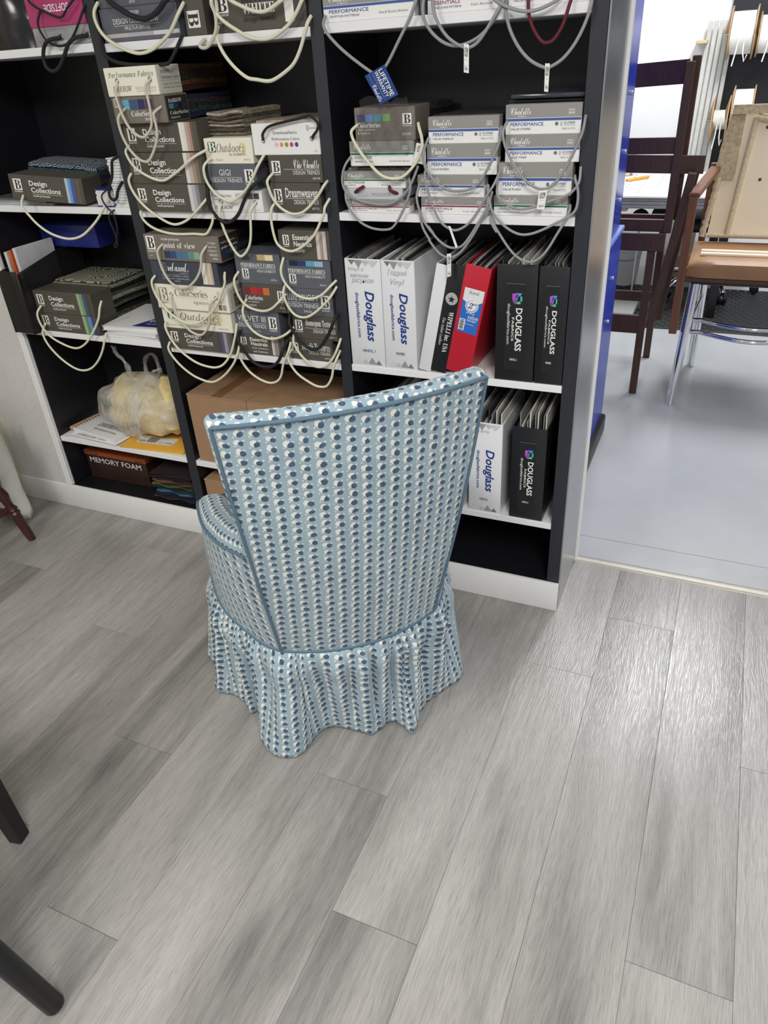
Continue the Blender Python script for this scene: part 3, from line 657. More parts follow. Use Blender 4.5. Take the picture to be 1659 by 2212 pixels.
def sample_box(key, label, group, mat, prt=None, cords=(), fabs='dark', cover=0.10, name='sample_box', cat='sample box', nf=4, fh=0.0, split=None, fdep=None, side=None):
    x0, x1, z0, z1, Y = BOX[key]; w_, h_ = x1-x0, z1-z0; loc = ((x0+x1)/2, Y, z0)
    e = thing(name, label, cat, loc, 0, group); SB[key] = e
    b = MB()
    if split:
        zs = h_*split[0]
        b.bbox(-w_/2, w_/2, 0, cover, 0, h_, 0.0012, 1, 0)
        cv = b.build('cover', [mat], e, 30)
        c2 = MB(); c2.bbox(-w_/2-0.0003, w_/2+0.0003, -0.0002, cover+0.0002, zs, h_+0.0003, 0.0012, 1)
        c2.build('cover_band', split[1], e, 30)
    else:
        b.bbox(-w_/2, w_/2, 0, cover, 0, h_, 0.0014, 1); b.build('cover', mat, e, 30)
    # stack of fabric swatches clamped behind the cover
    end = (0.305 if fdep is None else fdep)-Y
    ms = FAB[fabs]; hh = h_-0.006+fh; zz = 0.002
    for i in range(nf):
        t_ = hh/nf; dx = R.uniform(0.001, 0.005); de = R.uniform(-0.010, 0.0)
        q = MB(); nn = 10; rows = []
        for jz in (0, 1):
            for s_ in range(nn+1):
                yy = cover-0.004+(end+de-cover+0.004)*s_/nn
                sag = 0.0025*math.sin(3.1*s_/nn+i*0.7)*min(1, s_/3)
                rows.append((yy, zz+jz*(t_-0.0009)+sag))
        xl, xr = -w_/2+dx, w_/2-R.uniform(0.001, 0.006)
        vs = [(xl, y, z) for y, z in rows]+[(xr, y, z) for y, z in rows]; n1 = nn+1; fc = []
        for s_ in range(nn):
            fc += [(s_, s_+1, n1*2+s_+1, n1*2+s_)[::-1], (n1+s_, n1+s_+1, n1*3+s_+1, n1*3+s_),
                   (s_, s_+1, n1+s_+1, n1+s_), (n1*2+s_, n1*2+s_+1, n1*3+s_+1, n1*3+s_)[::-1]]
        fc += [(0, n1, n1*3, n1*2), (nn, n1+nn, n1*3+nn, n1*2+nn)[::-1]]
        q.add(vs, fc); q.build('fabric_swatch', ms[i % len(ms)], e, 30); zz += t_
    if prt:
        p = Printer(e, (-w_/2, -0.0003, 0), (1, 0, 0), (0, 0, 1), (0, -1, 0), w_, h_); prt(p)
    if side:
        p = Printer(e, (w_/2+0.0003, 0, 0), (0, 1, 0), (0, 0, 1), (1, 0, 0), cover, h_, 'side_print'); side(p)
    for ck, cm, r in cords: cord_part(e, ck, loc, cm, r, yf=Y)
    return e
def dc(stripes, line=True):
    def f(p):
        logo(p, .055, .165, .40, .84)
        p.text('Design', .275, .52, .54, .80, LT, 'n', 0.02); p.text('Collections', .285, .69, .34, .54, LT, 'n', 0.02)
        p.rect(.29, .705, .285, .295, LT); p.text('multi-purpose', .30, .53, .15, .26, LT, 'n', 0.012)
        n = len(stripes); st = 0.19/n
        for i, c in enumerate(stripes): p.rect(.77+i*st, .77+(i+1)*st, 0.03, 0.985, c, 1)
    return f
def trend(title, font='n', lg='r', num=None, sub='DESIGN TRENDS', col=LT):
    def f(p):
        if lg == 'r':
            logo(p, .765, .94, .30, .80); a, b_ = .06, .70
            p.text(title, a+.18 if len(title) < 6 else a, .48 if len(title) < 6 else b_, .56, .80, col, font)
        else:
            logo(p, .06, .22, .36, .80); a, b_ = .36, .95
            p.text(title, a+(.12 if font == 's' else -.06), b_, .52, .84, col, font)
        p.rect(a-.08 if lg == 'l' else a, b_, .485, .497, col)
        p.text(sub, a+.10 if lg == 'l' else a, b_, .30, .45, col)
        if num: p.text(num, b_-.14 if lg == 'l' else .38, b_ if lg == 'l' else .55, .12, .20, col)
    return f
def perf(cols):
    def f(p):
        swatches(p, .17, .86, .80, .985, cols, 0)
        p.text('PERFORMANCE FABRICS', .13, .89, .56, .70, LT, 'b'); p.rect(.13, .89, .525, .535, LT); p.text('HIGH DURABILITY', .48, .89, .40, .49, LT)
        logo(p, .135, .28, .20, .50); p.text('#23C16', .76, .89, .13, .20, LT)
    return f
def charl(title, sub, rgb, extra='eco', band=True):
    def f(p):
        p.rect(0.004, .996, .455, .535, rgb, 3)
        p.text('Charlotte', .07, .34, .66, .90, (238, 238, 236), 's', 0.0, lv=4); p.text('FABRICS', .17, .285, .585, .635, (238, 238, 236), 'S', lv=4)
        for a, b_ in ((.835, .855), (.862, .882), (.889, .905)): p.ring((a+b_)/2, .745, .014, .07, .3, (236, 236, 234), 4, 10)
        p.rect(.832, .91, .665, .685, (236, 236, 234), 4); p.text('Upholstery', .82, .925, .60, .64, (225, 225, 222), lv=4)
        p.text(title, .07, .07+.040*len(title), .29, .41, rgb, lv=4); p.text(sub, .07, .07+.021*len(sub), .155, .225, (96, 98, 104), lv=4)
        if extra == 'eco':
            p.disc(.685, .345, .022, .06, (112, 112, 114), 4, 14); p.ring(.745, .335, .012, .065, .3, (120, 120, 122), 4, 12)
            p.text('ECOFIBER', .78, .925, .335, .405, (104, 104, 106), lv=4); p.text('PERFORMANCE', .78, .925, .275, .31, (150, 150, 152), lv=4); p.text('Made in USA', .755, .925, .15, .225, (110, 110, 112), 't', lv=4)
        else: p.text(extra, .62, .93, .17, .25, (100, 100, 102), 't', lv=4)
    return f
BLU = (58, 88, 156); GRN = (30, 112, 72); BUR = (140, 40, 80)

G1, G2 = 'fabric sample boxes with cord handles', 'grey and white sample boxes'
c_ = lambda k, m=None, r=0.0037: (k, m or CORDC, r)
g_ = lambda k, r=0.0031: (k, CORDG, r)
# middle bay, upper shelf, left stack from the bottom
sample_box('5dc', 'brown sample box with pale grey stripes, lowest of the left stack on middle upper shelf', G1, OLIVE, dc([(206,206,206),(176,178,180),(130,134,138),(84,84,84)]), [c_('5dc')], 'beige')
sample_box('4dc', 'brown sample box with white to tan stripes, second from bottom in the left upper stack', G1, OLIVE, dc([(220,216,210),(190,176,164),(160,140,120),(120,110,100)]), [c_('4dc')], 'beige')
sample_box('3dc', 'brown sample box with white and pink-beige stripes, middle of the left upper stack', G1, OLIVE, dc([(226,224,218),(222,216,208),(184,164,154),(176,138,124),(92,88,78)]), [c_('3dc')], 'beige', fh=0.004)
def p2cs(p):
    p.rect(.05, .11, .62, .93, LT); p.text('B', .06, .10, .66, .90, (52, 48, 42), 'b')
    swatches(p, .20, .79, .52, .88, [(104,168,196),(52,84,120),(42,44,88),(64,56,92)], 0.12)
    p.text('ColorSeries', .34, .80, .26, .46, LT, 'b'); p.text('textures', .58, .80, .10, .22, LT)
def s2cs(p):
    p.rect(.06, .96, .06, .94, (52, 48, 43)); p.text('BARROW', .15, .72, .70, .84, LT, 'b'); swatches(p, .15, .90, .48, .66, [(86,140,150),(44,70,96),(30,32,60),(60,54,64)], 0)
    p.text('ColorSeries', .15, .93, .26, .40, LT, 'b'); p.text('textures', .15, .55, .12, .20, LT)
sample_box('2cs', 'taupe sample box with four blue swatches under the cream topmost box', G1, TAUPE, p2cs, [c_('2cs', CORDT)], 'blue', nf=5, side=s2cs)
def p1pf(p):
    g = (140, 138, 132)
    p.text('Performance Fabrics', .08, .95, .60, .84, g, 't', 0.006); p.text('BARROW', .12, .50, .16, .36, g, 't', 0.008)
    p.text('Small Scale Collection', .56, .96, .22, .34, (190, 188, 180), 't'); p.text('inherently stain resistant', .58, .96, .12, .20, (196, 194, 186))
def s1pf(p):
    g = (120, 118, 112)
    p.rect(.10, .97, .04, .95, (216, 216, 202)); p.text('BARROW', .18, .55, .72, .84, g, 'b'); p.text('Performance Fabrics', .18, .92, .52, .64, g, 'b'); p.rect(.18, .92, .46, .47, g)
    p.text('Small Scale Collection', .22, .95, .30, .41, g, 't'); p.text('inherently stain resistant', .22, .95, .18, .26, g)
sample_box('1pf', 'cream sample box with brown swatches, topmost of the left stack on the middle upper shelf', G1, CREAMC, p1pf, [c_('1pf', CORDT)], 'brown', nf=5, fh=0.004, side=s1pf)
# upper shelf, second stack
def p8(p):
    g = (140, 132, 126)
    p.text('ColorSeries', .03, .42, .70, .84, g, 'b', -0.01); p.text('signature', .04, .24, .54, .64, (180, 176, 170)); swatches(p, .50, .96, .62, .88, [(196,190,184),(160,150,146),(96,92,90),(84,58,66)], 0.12)
    p.text('BARROW', .06, .43, .14, .30, (120, 116, 112), 't', 0.01); p.text('fabrics  designs  inspiration', .62, .96, .10, .16, (186, 182, 178))
sample_box('8csw', 'white sample box with grey and plum swatches on the shelf under a slate grey box', G1, WHITEC, p8, [c_('8csw')], 'grey')
sample_box('7gigi', 'slate grey sample box with thin capitals between a cream and a white box', G1, SLATE, trend('GIGI'), [('7gigi', CORDK, 0.0050)], 'dark')
def p6(p, num='#23C15'):
    p.rect(.08, .24, .46, .86, (52, 88, 70)); p.text('B', .085, .235, .48, .84, (240, 238, 224), 'b'); p.text('Outdoors', .26, .84, .46, .80, (128, 126, 112), 't')
    for k in range(9):
        a = math.pi*(0.95-0.14*k); a2 = a-0.10
        p.poly([(.80+.055*math.cos(a), .60+.16*math.sin(a)), (.80+.10*math.cos((a+a2)/2), .60+.30*math.sin((a+a2)/2)), (.80+.055*math.cos(a2), .60+.16*math.sin(a2))], (226, 188, 84), 2)
    p.ring(.80, .60, .065, .18, .22, (230, 196, 100), 1)
    p.text('by BARROW', .52, .86, .30, .42, (120, 118, 108), 'b', -0.01); p.text('Indoor  Outdoor', .06, .36, .13, .21, (150, 148, 136), 't'); p.text(num, .80, .94, .13, .20, (160, 158, 146))
sample_box('6bo', 'cream sample box with yellow sun print below a pile of oatmeal fabric', G1, CREAMC, p6, [c_('6bo')], 'beige', nf=6, fh=0.0)
b6 = BOX['6bo']; cl = thing('fabric_pile', 'pile of oatmeal tweed swatches on the cream sun-print box', 'fabric pile', (-0.985, 0.16, b6[3]+0.0012))
zz = 0
for i in range(6):
    q = MB(); th_ = 0.009+0.002*R.random(); xs = [-0.066+0.115*k/12 for k in range(13)]; rows = []
    for k, x_ in enumerate(xs):
        rows.append([(x_, y_, zz+th_*s_+0.004*math.sin(k*.5+i*.6)*(i/6)) for y_, s_ in ((-0.095-0.004*math.sin(i*2), 0.0), (-0.10-0.004*math.sin(i*2), 0.5), (-0.095, 0.95), (0.10, 0.95), (0.10, 0.0))])
    q.grid(rows, closed_u=True); q.add(rows[0], [(0, 1, 2, 3, 4)]); q.add(rows[-1], [(4, 3, 2, 1, 0)])
    q.build('fabric_swatch', FAB['beige'][i % 3], cl, 50); zz += th_
# upper shelf, third stack
sample_box('11dream', 'brown sample box on the shelf beside the upright, bottom of third upper stack', G1, OLIVE, trend('Dreamweaver', 'S', 'l', '#23C05'), [c_('11dream')], 'dark')
sample_box('10chic', 'brown sample box with script lettering under the white box with coloured dots', G1, OLIVE, trend('Chic Chenille', 's', 'l', '#23C08'), [c_('10chic')], 'dark')
def p9(p):
    g = (120, 120, 122)
    p.text('GreenhouseFabrics', .32, .68, .66, .76, g); p.text('Performance Colors', .30, .71, .47, .56, g)
    for x_, c in zip((.36, .435, .51, .585, .66), ((222,190,206),(236,140,84),(142,150,64),(206,62,72),(58,66,150))): p.disc(x_, .33, .026, .075, c)
    p.poly([(.825, .90), (.86, .90), (.86, .80), (.843, .74), (.825, .80)], (130, 130, 132)); p.poly([(.835, .885), (.852, .885), (.852, .81), (.843, .78), (.835, .81)], (232, 232, 234), 2); p.text('ENDURING', .875, .97, .80, .85, g); p.text('F11', .92, .96, .08, .15, (150, 150, 152))
sample_box('9gh', 'white sample box with five coloured dots and a black cord handle', G1, WHITEC, p9, [('9gh', CORDK, 0.0034)], 'rose', fh=0.010, cover=0.03)
# middle bay, lower shelf, left stack
sample_box('16dc', 'brown sample box with purple stripes, bottom of the left stack on the middle lower shelf', G1, OLIVE, dc([(72,68,88),(84,82,100),(150,152,158),(96,96,104)]), [c_('16dc')], 'dark')
sample_box('15bo', 'cream sample box under the cream box with brown squares', G1, CREAMC, lambda p: p6(p, '#22C05'), [c_('15bo')], 'grey')
def p14(p):
    p.rect(.05, .17, .34, .88, (150, 128, 116)); p.text('B', .06, .16, .36, .86, (236, 234, 220), 'b'); p.text('BARROW', .05, .17, .22, .30, (150, 144, 134), 'b')
    p.text('ColorSeries', .28, .73, .56, .86, (132, 128, 122), 'b', -0.012); p.rect(.28, .73, .50, .51, (190, 186, 178)); p.text('signature', .52, .73, .24, .42, (160, 156, 150))
    for i, c in enumerate(((214,200,190),(232,226,220),(186,170,164),(222,210,204),(138,108,86),(166,142,140))): p.rect(.86+.055*(i % 2), .905+.055*(i % 2), .64-.27*(i//2), .86-.27*(i//2), c)
def s14(p):
    p.rect(.12, .92, .08, .88, (196, 194, 178))
    for i in range(9): p.rect(.30+.18*(i % 3), .46+.18*(i % 3), .16+.18*(i//3), .32+.18*(i//3), [(120,104,84),(92,78,64),(176,164,148)][i % 3], 2)
sample_box('14css', 'cream sample box with brown squares in a grid beside pale serif lettering', G1, CREAMC, p14, [c_('14css', CORDT)], 'beige', side=s14)
def p13(p):
    p.rect(.15, .245, .55, .90, (132, 134, 142)); p.text('B', .16, .235, .57, .88, (60, 62, 72), 'b'); p.text('relaxed.', .26, .57, .56, .90, (236, 236, 236), 's', 0.0)
    p.text('by BARROW', .44, .56, .46, .52, (200, 200, 204)); p.rect(.15, .57, .42, .43, (180, 180, 186)); p.text('cleanability - durability - softness', .16, .56, .32, .39, (220, 220, 222)); p.text('performance - textures plus', .16, .56, .21, .29, (220, 220, 222)); p.text('#23C06', .34, .42, .12, .18, (220, 220, 222))
    for i, c in enumerate(((220,214,206),(232,226,216),(204,190,172),(216,200,178),(190,172,156))): p.rect(.765+.032*i, .797+.032*i, .09, .985, c)
sample_box('13rel', 'dark slate sample box with beige stripes under the box with six blue-green squares', G1, DSLATE, p13, [c_('13rel')], 'dark')
def p12(p):
    logo(p, .03, .145, .42, .94); p.text('#23C01', .04, .085, .16, .20, LT)
    p.text('multi-purpose', .245, .49, .76, .90, LT, 'n', 0.01); p.text('point of view', .25, .69, .44, .72, LT, 'b')
    swatches(p, .25, .73, .10, .38, [(46,56,88),(52,74,120),(78,112,148),(72,120,150),(96,142,134),(136,172,140)], 0.02)
    for i, s_ in enumerate(('indigo', 'sapphire', 'calypso', 'cactus', 'mist')): p.text(s_, .965-.017*len(s_), .965, .70-.145*i, .80-.145*i, LT)
def s12(p):
    p.rect(.04, .97, .06, .97, (58, 54, 48)); p.text('multi-purpose', .08, .8, .68, .78, LT); p.text('point of view', .08, .92, .48, .60, LT, 'b'); swatches(p, .10, .85, .26, .42, [(46,56,88),(52,74,120),(78,112,148),(96,142,134)], 0)
sample_box('12pov', 'taupe sample box with six blue-green squares, topmost on the middle lower shelf', G1, TAUPE, p12, [c_('12pov', CORDT)], 'dark', side=s12)
# lower shelf, second stack
def pen(p, l3='chair patterns', l4='and textures', cols=((214,210,206),(186,170,160),(120,122,132),(160,140,128),(88,90,100),(70,66,62))):
    logo(p, .09, .21, .50, .84); p.text('Essential', .29, .66, .68, .86, LT, 'n', 0.02); p.text('Neutrals', .30, .65, .46, .64, LT, 'n', 0.02)
    p.text(l3, .31, .31+.024*len(l3), .27, .39, LT)
    if l4: p.text(l4, .33, .64, .12, .23, LT)
    for i, c in enumerate(cols): p.rect(.74+.032*i, .772+.032*i, .05, .985, c)
sample_box('20en', 'brown sample box with grey stripes standing under a slate box, lower shelf centre', G1, OLIVE, pen, [c_('20en')], 'dark')
sample_box('19vel', 'slate grey sample box in clear film below the box with red squares', G1, SLATE, trend('VELVET III', num='23C11'), [('19vel', CORDK, 0.0050)], 'dark')
def p18(p):
    swatches(p, .06, .66, .62, .88, [(120,40,46),(176,42,50),(160,40,48),(196,112,52)], 0.0)
    p.text('ColorSeries', .07, .48, .42, .58, LT, 'b'); p.text('chair patterns', .08, .38, .30, .39, LT); p.text('& textures', .08, .30, .19, .28, LT)
    logo(p, .84, .97, .44, .80); p.text('#23C03', .86, .98, .16, .22, LT)
sample_box('18csr', 'brown sample box with red and orange squares between two slate boxes', G1, OLIVE, p18, [c_('18csr')], 'dark')
sample_box('17pf', 'slate grey sample box with tan and cream squares, topmost of second lower stack', G1, SLATE, perf([(72,54,60),(92,96,104),(196,166,112),(226,216,176)]), [c_('17pf')], 'dark')
# lower shelf, third stack
sample_box('25bou', 'brown sample box, lowest beside the upright on the middle lower shelf', G1, OLIVE, trend('Bouclè Textures', 'b', 'l', '#23C01'), [c_('25bou')], 'dark')
sample_box('24home', 'brown sample box with a black cord under the plain slate box', G1, OLIVE, trend('Homespun Textures', 'b', 'l', '#23C11'), [('24home', CORDK, 0.0047), c_('24b')], 'dark')
sample_box('23luxe', 'slate grey sample box without coloured squares beside the upright on the lower shelf', G1, SLATE, trend('LUXE BOUCLE II', num='20C02'), [c_('23luxe')], 'dark')
sample_box('22pfb', 'slate grey sample box with navy to pale blue squares', G1, SLATE, perf([(24,30,64),(42,54,108),(92,160,186),(152,184,210)]), [c_('22pfb')], 'dark')
sample_box('21en', 'brown sample box with pinkish stripes, topmost beside the upright on the lower shelf', G1, OLIVE, lambda p: pen(p, 'textures', '', ((212,206,202),(214,198,186),(178,148,136),(160,142,134),(208,204,206),(196,186,182))), [], 'dark')
# right bay, upper shelf
sp = (0.535, GREYC)
sample_box('30ess', 'thin grey and white sample box with burgundy line, lowest of the right bay left stack', G2, WHITEC, charl('ESSENTIALS', 'MICROVELVETS', BUR, 'Fade Resistant'), [], 'grey', split=sp, cover=0.032)
def p29(p): p.text('Charlotte', .20, .41, .25, .70, (190, 190, 194), 's'); p.rect(.435, .438, .2, .75, (170, 170, 174)); p.text('MICROSUEDE', .46, .78, .32, .62, (160, 160, 166))
sample_box('29mic', 'silver-grey flat sample box with burgundy rope handle', G2, pm('silver_grey_card', (196, 197, 202), 0.35, var=0.02), p29, [('29a', CORDR, 0.0040), ('29b', CORDR, 0.0040)], 'grey')
sample_box('28cab', 'grey and white sample box with thin green line above the burgundy handle box', G2, WHITEC, charl('OUTDOOR', 'CABANA', GRN, 'Weather Resistant'), [g_('28cab')], 'grey', split=sp, cover=0.032, fh=0.010)
sample_box('27out', 'grey and white sample box with green line under the taupe box in film', G2, WHITEC, charl('OUTDOOR', 'VIBRANT WOVENS', GRN, 'Stain & Weather Resistant'), [g_('27out')], 'grey', split=sp, cover=0.032)
def p26(p):
    swatches(p, .05, .62, .58, .80, [(66,66,120),(98,142,192),(86,150,160),(128,168,104)], 0.14)
    p.text('ColorSeries', .045, .44, .40, .55, LT, 'b'); p.text('chair patterns', .045, .34, .29, .375, LT); p.text('& textures', .045, .26, .20, .285, LT); logo(p, .80, .945, .48, .80); p.text('#25C01', .79, .93, .15, .235, LT)
e26 = sample_box('26cs25', 'taupe sample box with blue and green squares wrapped in clear film', G1, TAUPE, p26, [c_('26cs25')], 'dark', fh=0.006)
def film():
    t = NT('clear_film'); tr_ = t.n('ShaderNodeBsdfTransparent'); gl = t.n('ShaderNodeBsdfGlossy'); gl.inputs['Roughness'].default_value = 0.12
    fr = t.n('ShaderNodeFresnel'); fr.inputs[0].default_value = 1.45
    ms = t.n('ShaderNodeMixShader'); t.put(ms.inputs[0], t.math('MAXIMUM', fr.outputs[0], 0.05)); t.t.links.new(tr_.outputs[0], ms.inputs[1]); t.t.links.new(gl.outputs[0], ms.inputs[2])
    out = [q for q in t.t.nodes if q.type == 'OUTPUT_MATERIAL'][0]; t.t.links.new(ms.outputs[0], out.inputs[0])
    return t.m
FILM = film()
q = MB(); rows = []
for i in range(15):
    a = i/14; rows.append([(-0.062+0.124*a+0.004*math.sin(j*1.3), -0.004-0.0016*math.sin(a*19+j*.8)-0.001*math.sin(a*41+j*2.1), 0.086-0.118*j/13+(0.010*abs(math.sin(a*7)) if j == 0 else 0)) for j in range(14)])
q.grid(rows); q.build('clear_wrap', FILM, e26, 80)
sample_box('34dam', 'grey and white sample box with burgundy line, lowest of the right bay middle stack', G2, WHITEC, charl('ESSENTIALS', 'SUGAR DAMASKS', BUR, 'Fade Resistant'), [g_('34dam')], 'grey', split=sp, cover=0.032)
sample_box('33cry', 'grey and white sample box with blue line above the burgundy-lined box', G2, WHITEC, charl('PERFORMANCE', 'CRYPTON III', BLU, 'Stain & Bacteria Resistant'), [g_('33cry')], 'dark', split=sp, cover=0.032)
sample_box('32mod', 'grey and white sample box with blue line, second from top of right bay middle stack', G2, WHITEC, charl('PERFORMANCE', 'VALUE MODERN', BLU), [g_('32mod')], 'dark', split=sp, cover=0.032)
sample_box('31chen', 'grey and white sample box with blue line, topmost of right bay middle stack', G2, WHITEC, charl('PERFORMANCE', 'VALUE CHENILLE', BLU), [g_('31chen')], 'dark', split=sp, cover=0.032, fh=0.006)
sample_box('38wov', 'grey and white sample box with green line, lowest of the rightmost stack', G2, WHITEC, charl('OUTDOOR', 'WOVEN ACRYLICS', GRN, 'Stain & Weather Resistant'), [g_('38wov')], 'grey', split=sp, cover=0.032)
sample_box('37pla', 'grey and white sample box with blue line resting on the rightmost green-lined box', G2, WHITEC, charl('PERFORMANCE', 'VALUE PLAIDS', BLU), [g_('37pla')], 'dark', split=sp, cover=0.032)
sample_box('36twe', 'grey and white sample box with blue line, second from top of the rightmost stack', G2, WHITEC, charl('PERFORMANCE', 'VALUE TWEED', BLU), [g_('36twe')], 'dark', split=sp, cover=0.032)
sample_box('35str', 'grey and white sample box with blue line, topmost of the rightmost stack', G2, WHITEC, charl('PERFORMANCE', 'VALUE STRIPES', BLU), [g_('35str')], 'dark', split=sp, cover=0.032, fh=0.004)
# glossy dark sleeve lying on the rightmost stack
q = MB(); q.bbox(-0.085, 0.085, -0.11, 0.11, 0, 0.006, 0.002, 2); q.bbox(-0.078, 0.088, -0.125, 0.10, 0.008, 0.018, 0.004, 2)
o = q.build('plastic_sleeve', pm('smoked_plastic', (60, 62, 70), 0.12, var=0.3, scale=20), None, 40, (-0.131, 0.17, BOX['35str'][3]+0.0008)); tag(o, 'smoky clear plastic sleeve lying on the rightmost stack', 'plastic sleeve')
# top shelf, partly out of the picture
sample_box('39top', 'grey and white box on the top right shelf with a blue tag on its cord', G2, WHITEC, charl('PERFORMANCE', 'CRYPTON PATTERNS', BLU, 'Stain & Bacteria Resistant'), [g_('t39', 0.0036)], 'grey', split=sp, cover=0.032)
sample_box('40top', 'grey and white sample box with burgundy line in the middle of the top right shelf', G2, WHITEC, charl('ESSENTIALS', 'LARGE SCALE PATTERNS', BUR, 'Fade Resistant'), [g_('t40', 0.0036), g_('t40b', 0.0036)], 'grey', split=sp, cover=0.032)
sample_box('41top', 'grey and white sample box at the right end of the top shelf', G2, WHITEC, charl('PERFORMANCE', 'VALUE SOLIDS', BLU), [g_('t41', 0.0036), g_('t41b', 0.0036), ('tred', CORDR, 0.0036)], 'grey', split=sp, cover=0.032)
q = MB(); q.bbox(-0.412, -0.400, 0.02, 0.25, top('C', 3), 1.70, 0.002, 1); o = q.build('sample_book', SLATE, None, 30); tag(o, 'thin slate sample book upright between two boxes on the top right shelf', 'book')
sample_box('tbdc', 'slate grey sample box with pale stripe at left of the top middle shelf', G1, SLATE, lambda p: (p.text('BARROW', .36, .53, .76, .88, LT, 'S'), p.text('DESIGN COLLECTIONS', .17, .76, .52, .68, LT), p.rect(.17, .76, .465, .475, LT), p.text('MULTI-PURPOSE', .31, .64, .33, .44, LT), p.rect(.0, .33, .13, .25, (190, 180, 176)), p.rect(.33, .67, .13, .25, (176, 174, 180)), p.rect(.67, 1, .13, .25, (214, 214, 218))), [c_('tb5', r=0.0044), ('tb7', CORDK, 0.0045)], 'dark')
sample_box('tbdc2', 'slate grey sample box lying on another at the top middle shelf', G1, SLATE, lambda p: p.text('#23C07', .42, .50, .10, .2, LT), [('tb6', CORDK, 0.0066)], 'dark')
sample_box('tbv', 'brown sample box standing on end on the top middle shelf', G1, OLIVE, lambda p: (p.rect(.16, .76, .07, .22, LT), p.text('B', .2, .7, .085, .205, (52, 48, 42), 'b', rot=-90), p.text('Design', .52, .86, .35, .62, LT, rot=-90), p.text('Collections', .2, .5, .35, .75, LT, rot=-90)), [c_('tb4', CORDT, 0.0044)], 'dark')
def ptw(p):
    logo(p, .04, .18, .52, .93); p.text('#24C02', .05, .16, .24, .32, LT); p.text('BLACK&', .33, .68, .74, 1.0, (30, 28, 26), 'b'); p.text('&', .58, .66, .76, .98, LT, 'b', lv=4)
    p.text('WHITE', .33, .68, .44, .70, LT, 'b'); p.rect(.33, .68, .40, .41, (40, 38, 34)); p.text('design trends', .33, .68, .20, .37, (44, 42, 38)); p.rect(.78, .875, .16, .99, (236, 234, 230)); p.rect(.885, .975, .16, .99, (70, 66, 64))
sample_box('tbw', 'brown sample box with white and charcoal stripes at right of the top middle shelf', G1, OLIVE, ptw, [c_('tb1', r=0.0044), c_('tb2', r=0.0044), c_('tb3', r=0.0044)], 'dark')
sample_box('silver', 'silver sample box under the magenta box on the top left shelf', G1, SILVERC, lambda p: p.text('Automotive', .40, .62, .10, .32, LT, 'S'), [('ta3', CORDK, 0.0050)], 'dark')
sample_box('pink', 'magenta sample box turned upside down on the top left shelf', G1, PINKC, lambda p: p.text('SOFTSIDE', .33, .76, .36, .56, (240, 236, 238), 'S', rot=180), [('ta1', CORDK, 0.003), ('ta2', CORDK, 0.003)], 'dark')
# left bay, lower shelf pair
sample_box('al2', 'brown sample box with green and blue stripes, lower of the left bay pair', G1, OLIVE, dc([(150,176,144),(96,136,92),(108,140,186),(60,72,140)]), [c_('al2')], 'green', nf=5)
e = sample_box('al1', 'brown sample box with green and blue stripes under a ringed fabric swatch', G1, OLIVE, dc([(150,176,144),(122,150,92),(60,84,140),(74,70,62)]), [c_('al1')], 'green', nf=6, fh=0.008)
# ------------------------------------------------------------------ hang tags on the cords
def hang_tag(key, pts, Y, mat, prt=None, th=0.0012):
    """pts: four (x, z) corners in metres: top-left, top-right, bottom-right, bottom-left of the tag as it reads"""
    e = SB[key]; lx, ly, lz = e.location; P = [Vector((x-lx, Y-ly, z-lz)) for x, z in pts]
    b = MB(); n = Vector((0, th, 0)); b.add([*P, *[p+n for p in P]], [(0, 3, 2, 1), (4, 5, 6, 7), (0, 1, 5, 4), (1, 2, 6, 5), (2, 3, 7, 6), (3, 0, 4, 7)])
    o = b.build('hang_tag', mat, e, 0)
    if prt:
        ex = P[1]-P[0]; ez = P[0]-P[3]
        prt(Printer(o, P[3]+Vector((0, -0.0003, 0)), ex.normalized(), ez.normalized(), (0, -1, 0), ex.length, ez.length, 'tag_print'))
BLUT = pm('blue_tag_card', (28, 62, 130), 0.35, var=0.05)
def pblue(p):
    p.text('LIFETIME', .06, .94, .66, .86, LT, 'S'); p.text('WARRANTY', .05, .90, .45, .62, LT, 'S'); p.rect(.05, .92, .36, .38, (120, 146, 196)); p.text('Charlotte', .38, .92, .10, .30, LT, 's'); p.text('introduced by', .04, .34, .16, .22, (150, 170, 210))
# the blue tag hangs turned, its lines running steeply down to the right
hang_tag('39top', [(-0.4906, 1.479), (-0.4583, 1.4185), (-0.5059, 1.4000), (-0.5410, 1.4590)], -0.009, BLUT, pblue)
def pwhite(p): p.text('LIFETIME', .15, .85, .70, .88, (90, 92, 98), 'S'); p.text('WARRANTY', .15, .85, .56, .68, (90, 92, 98), 'S'); p.rect(.2, .8, .45, .46, (150, 150, 154)); p.text('Charlotte', .2, .8, .10, .26, (110, 112, 118), 's')
hang_tag('40top', [(-0.2982, 1.5091), (-0.287, 1.5062), (-0.2871, 1.4536), (-0.2985, 1.4558)], -0.016, WHITEC, pwhite)
hang_tag('41top', [(-0.122, 1.4637), (-0.1122, 1.4633), (-0.1126, 1.4112), (-0.1211, 1.4125)], -0.008, WHITEC, pwhite)
hang_tag('35str', [(-0.1205, 1.2158), (-0.1011, 1.2183), (-0.1063, 1.1756), (-0.1236, 1.1766)], -0.010, WHITEC, pwhite)
hang_tag('31chen', [(-0.4222, 1.317), (-0.4, 1.313), (-0.4, 1.2687), (-0.4319, 1.2751)], 0.004, WHITEC, pwhite)
hang_tag('34dam', [(-0.3455, 1.0669), (-0.3343, 1.0686), (-0.3347, 1.0139), (-0.3444, 1.0094)], -0.006, WHITEC, pwhite)
hang_tag('32mod', [(-0.3391, 1.1351), (-0.3332, 1.1338), (-0.3147, 1.0859), (-0.3202, 1.0832)], -0.012, WHITEC, None)

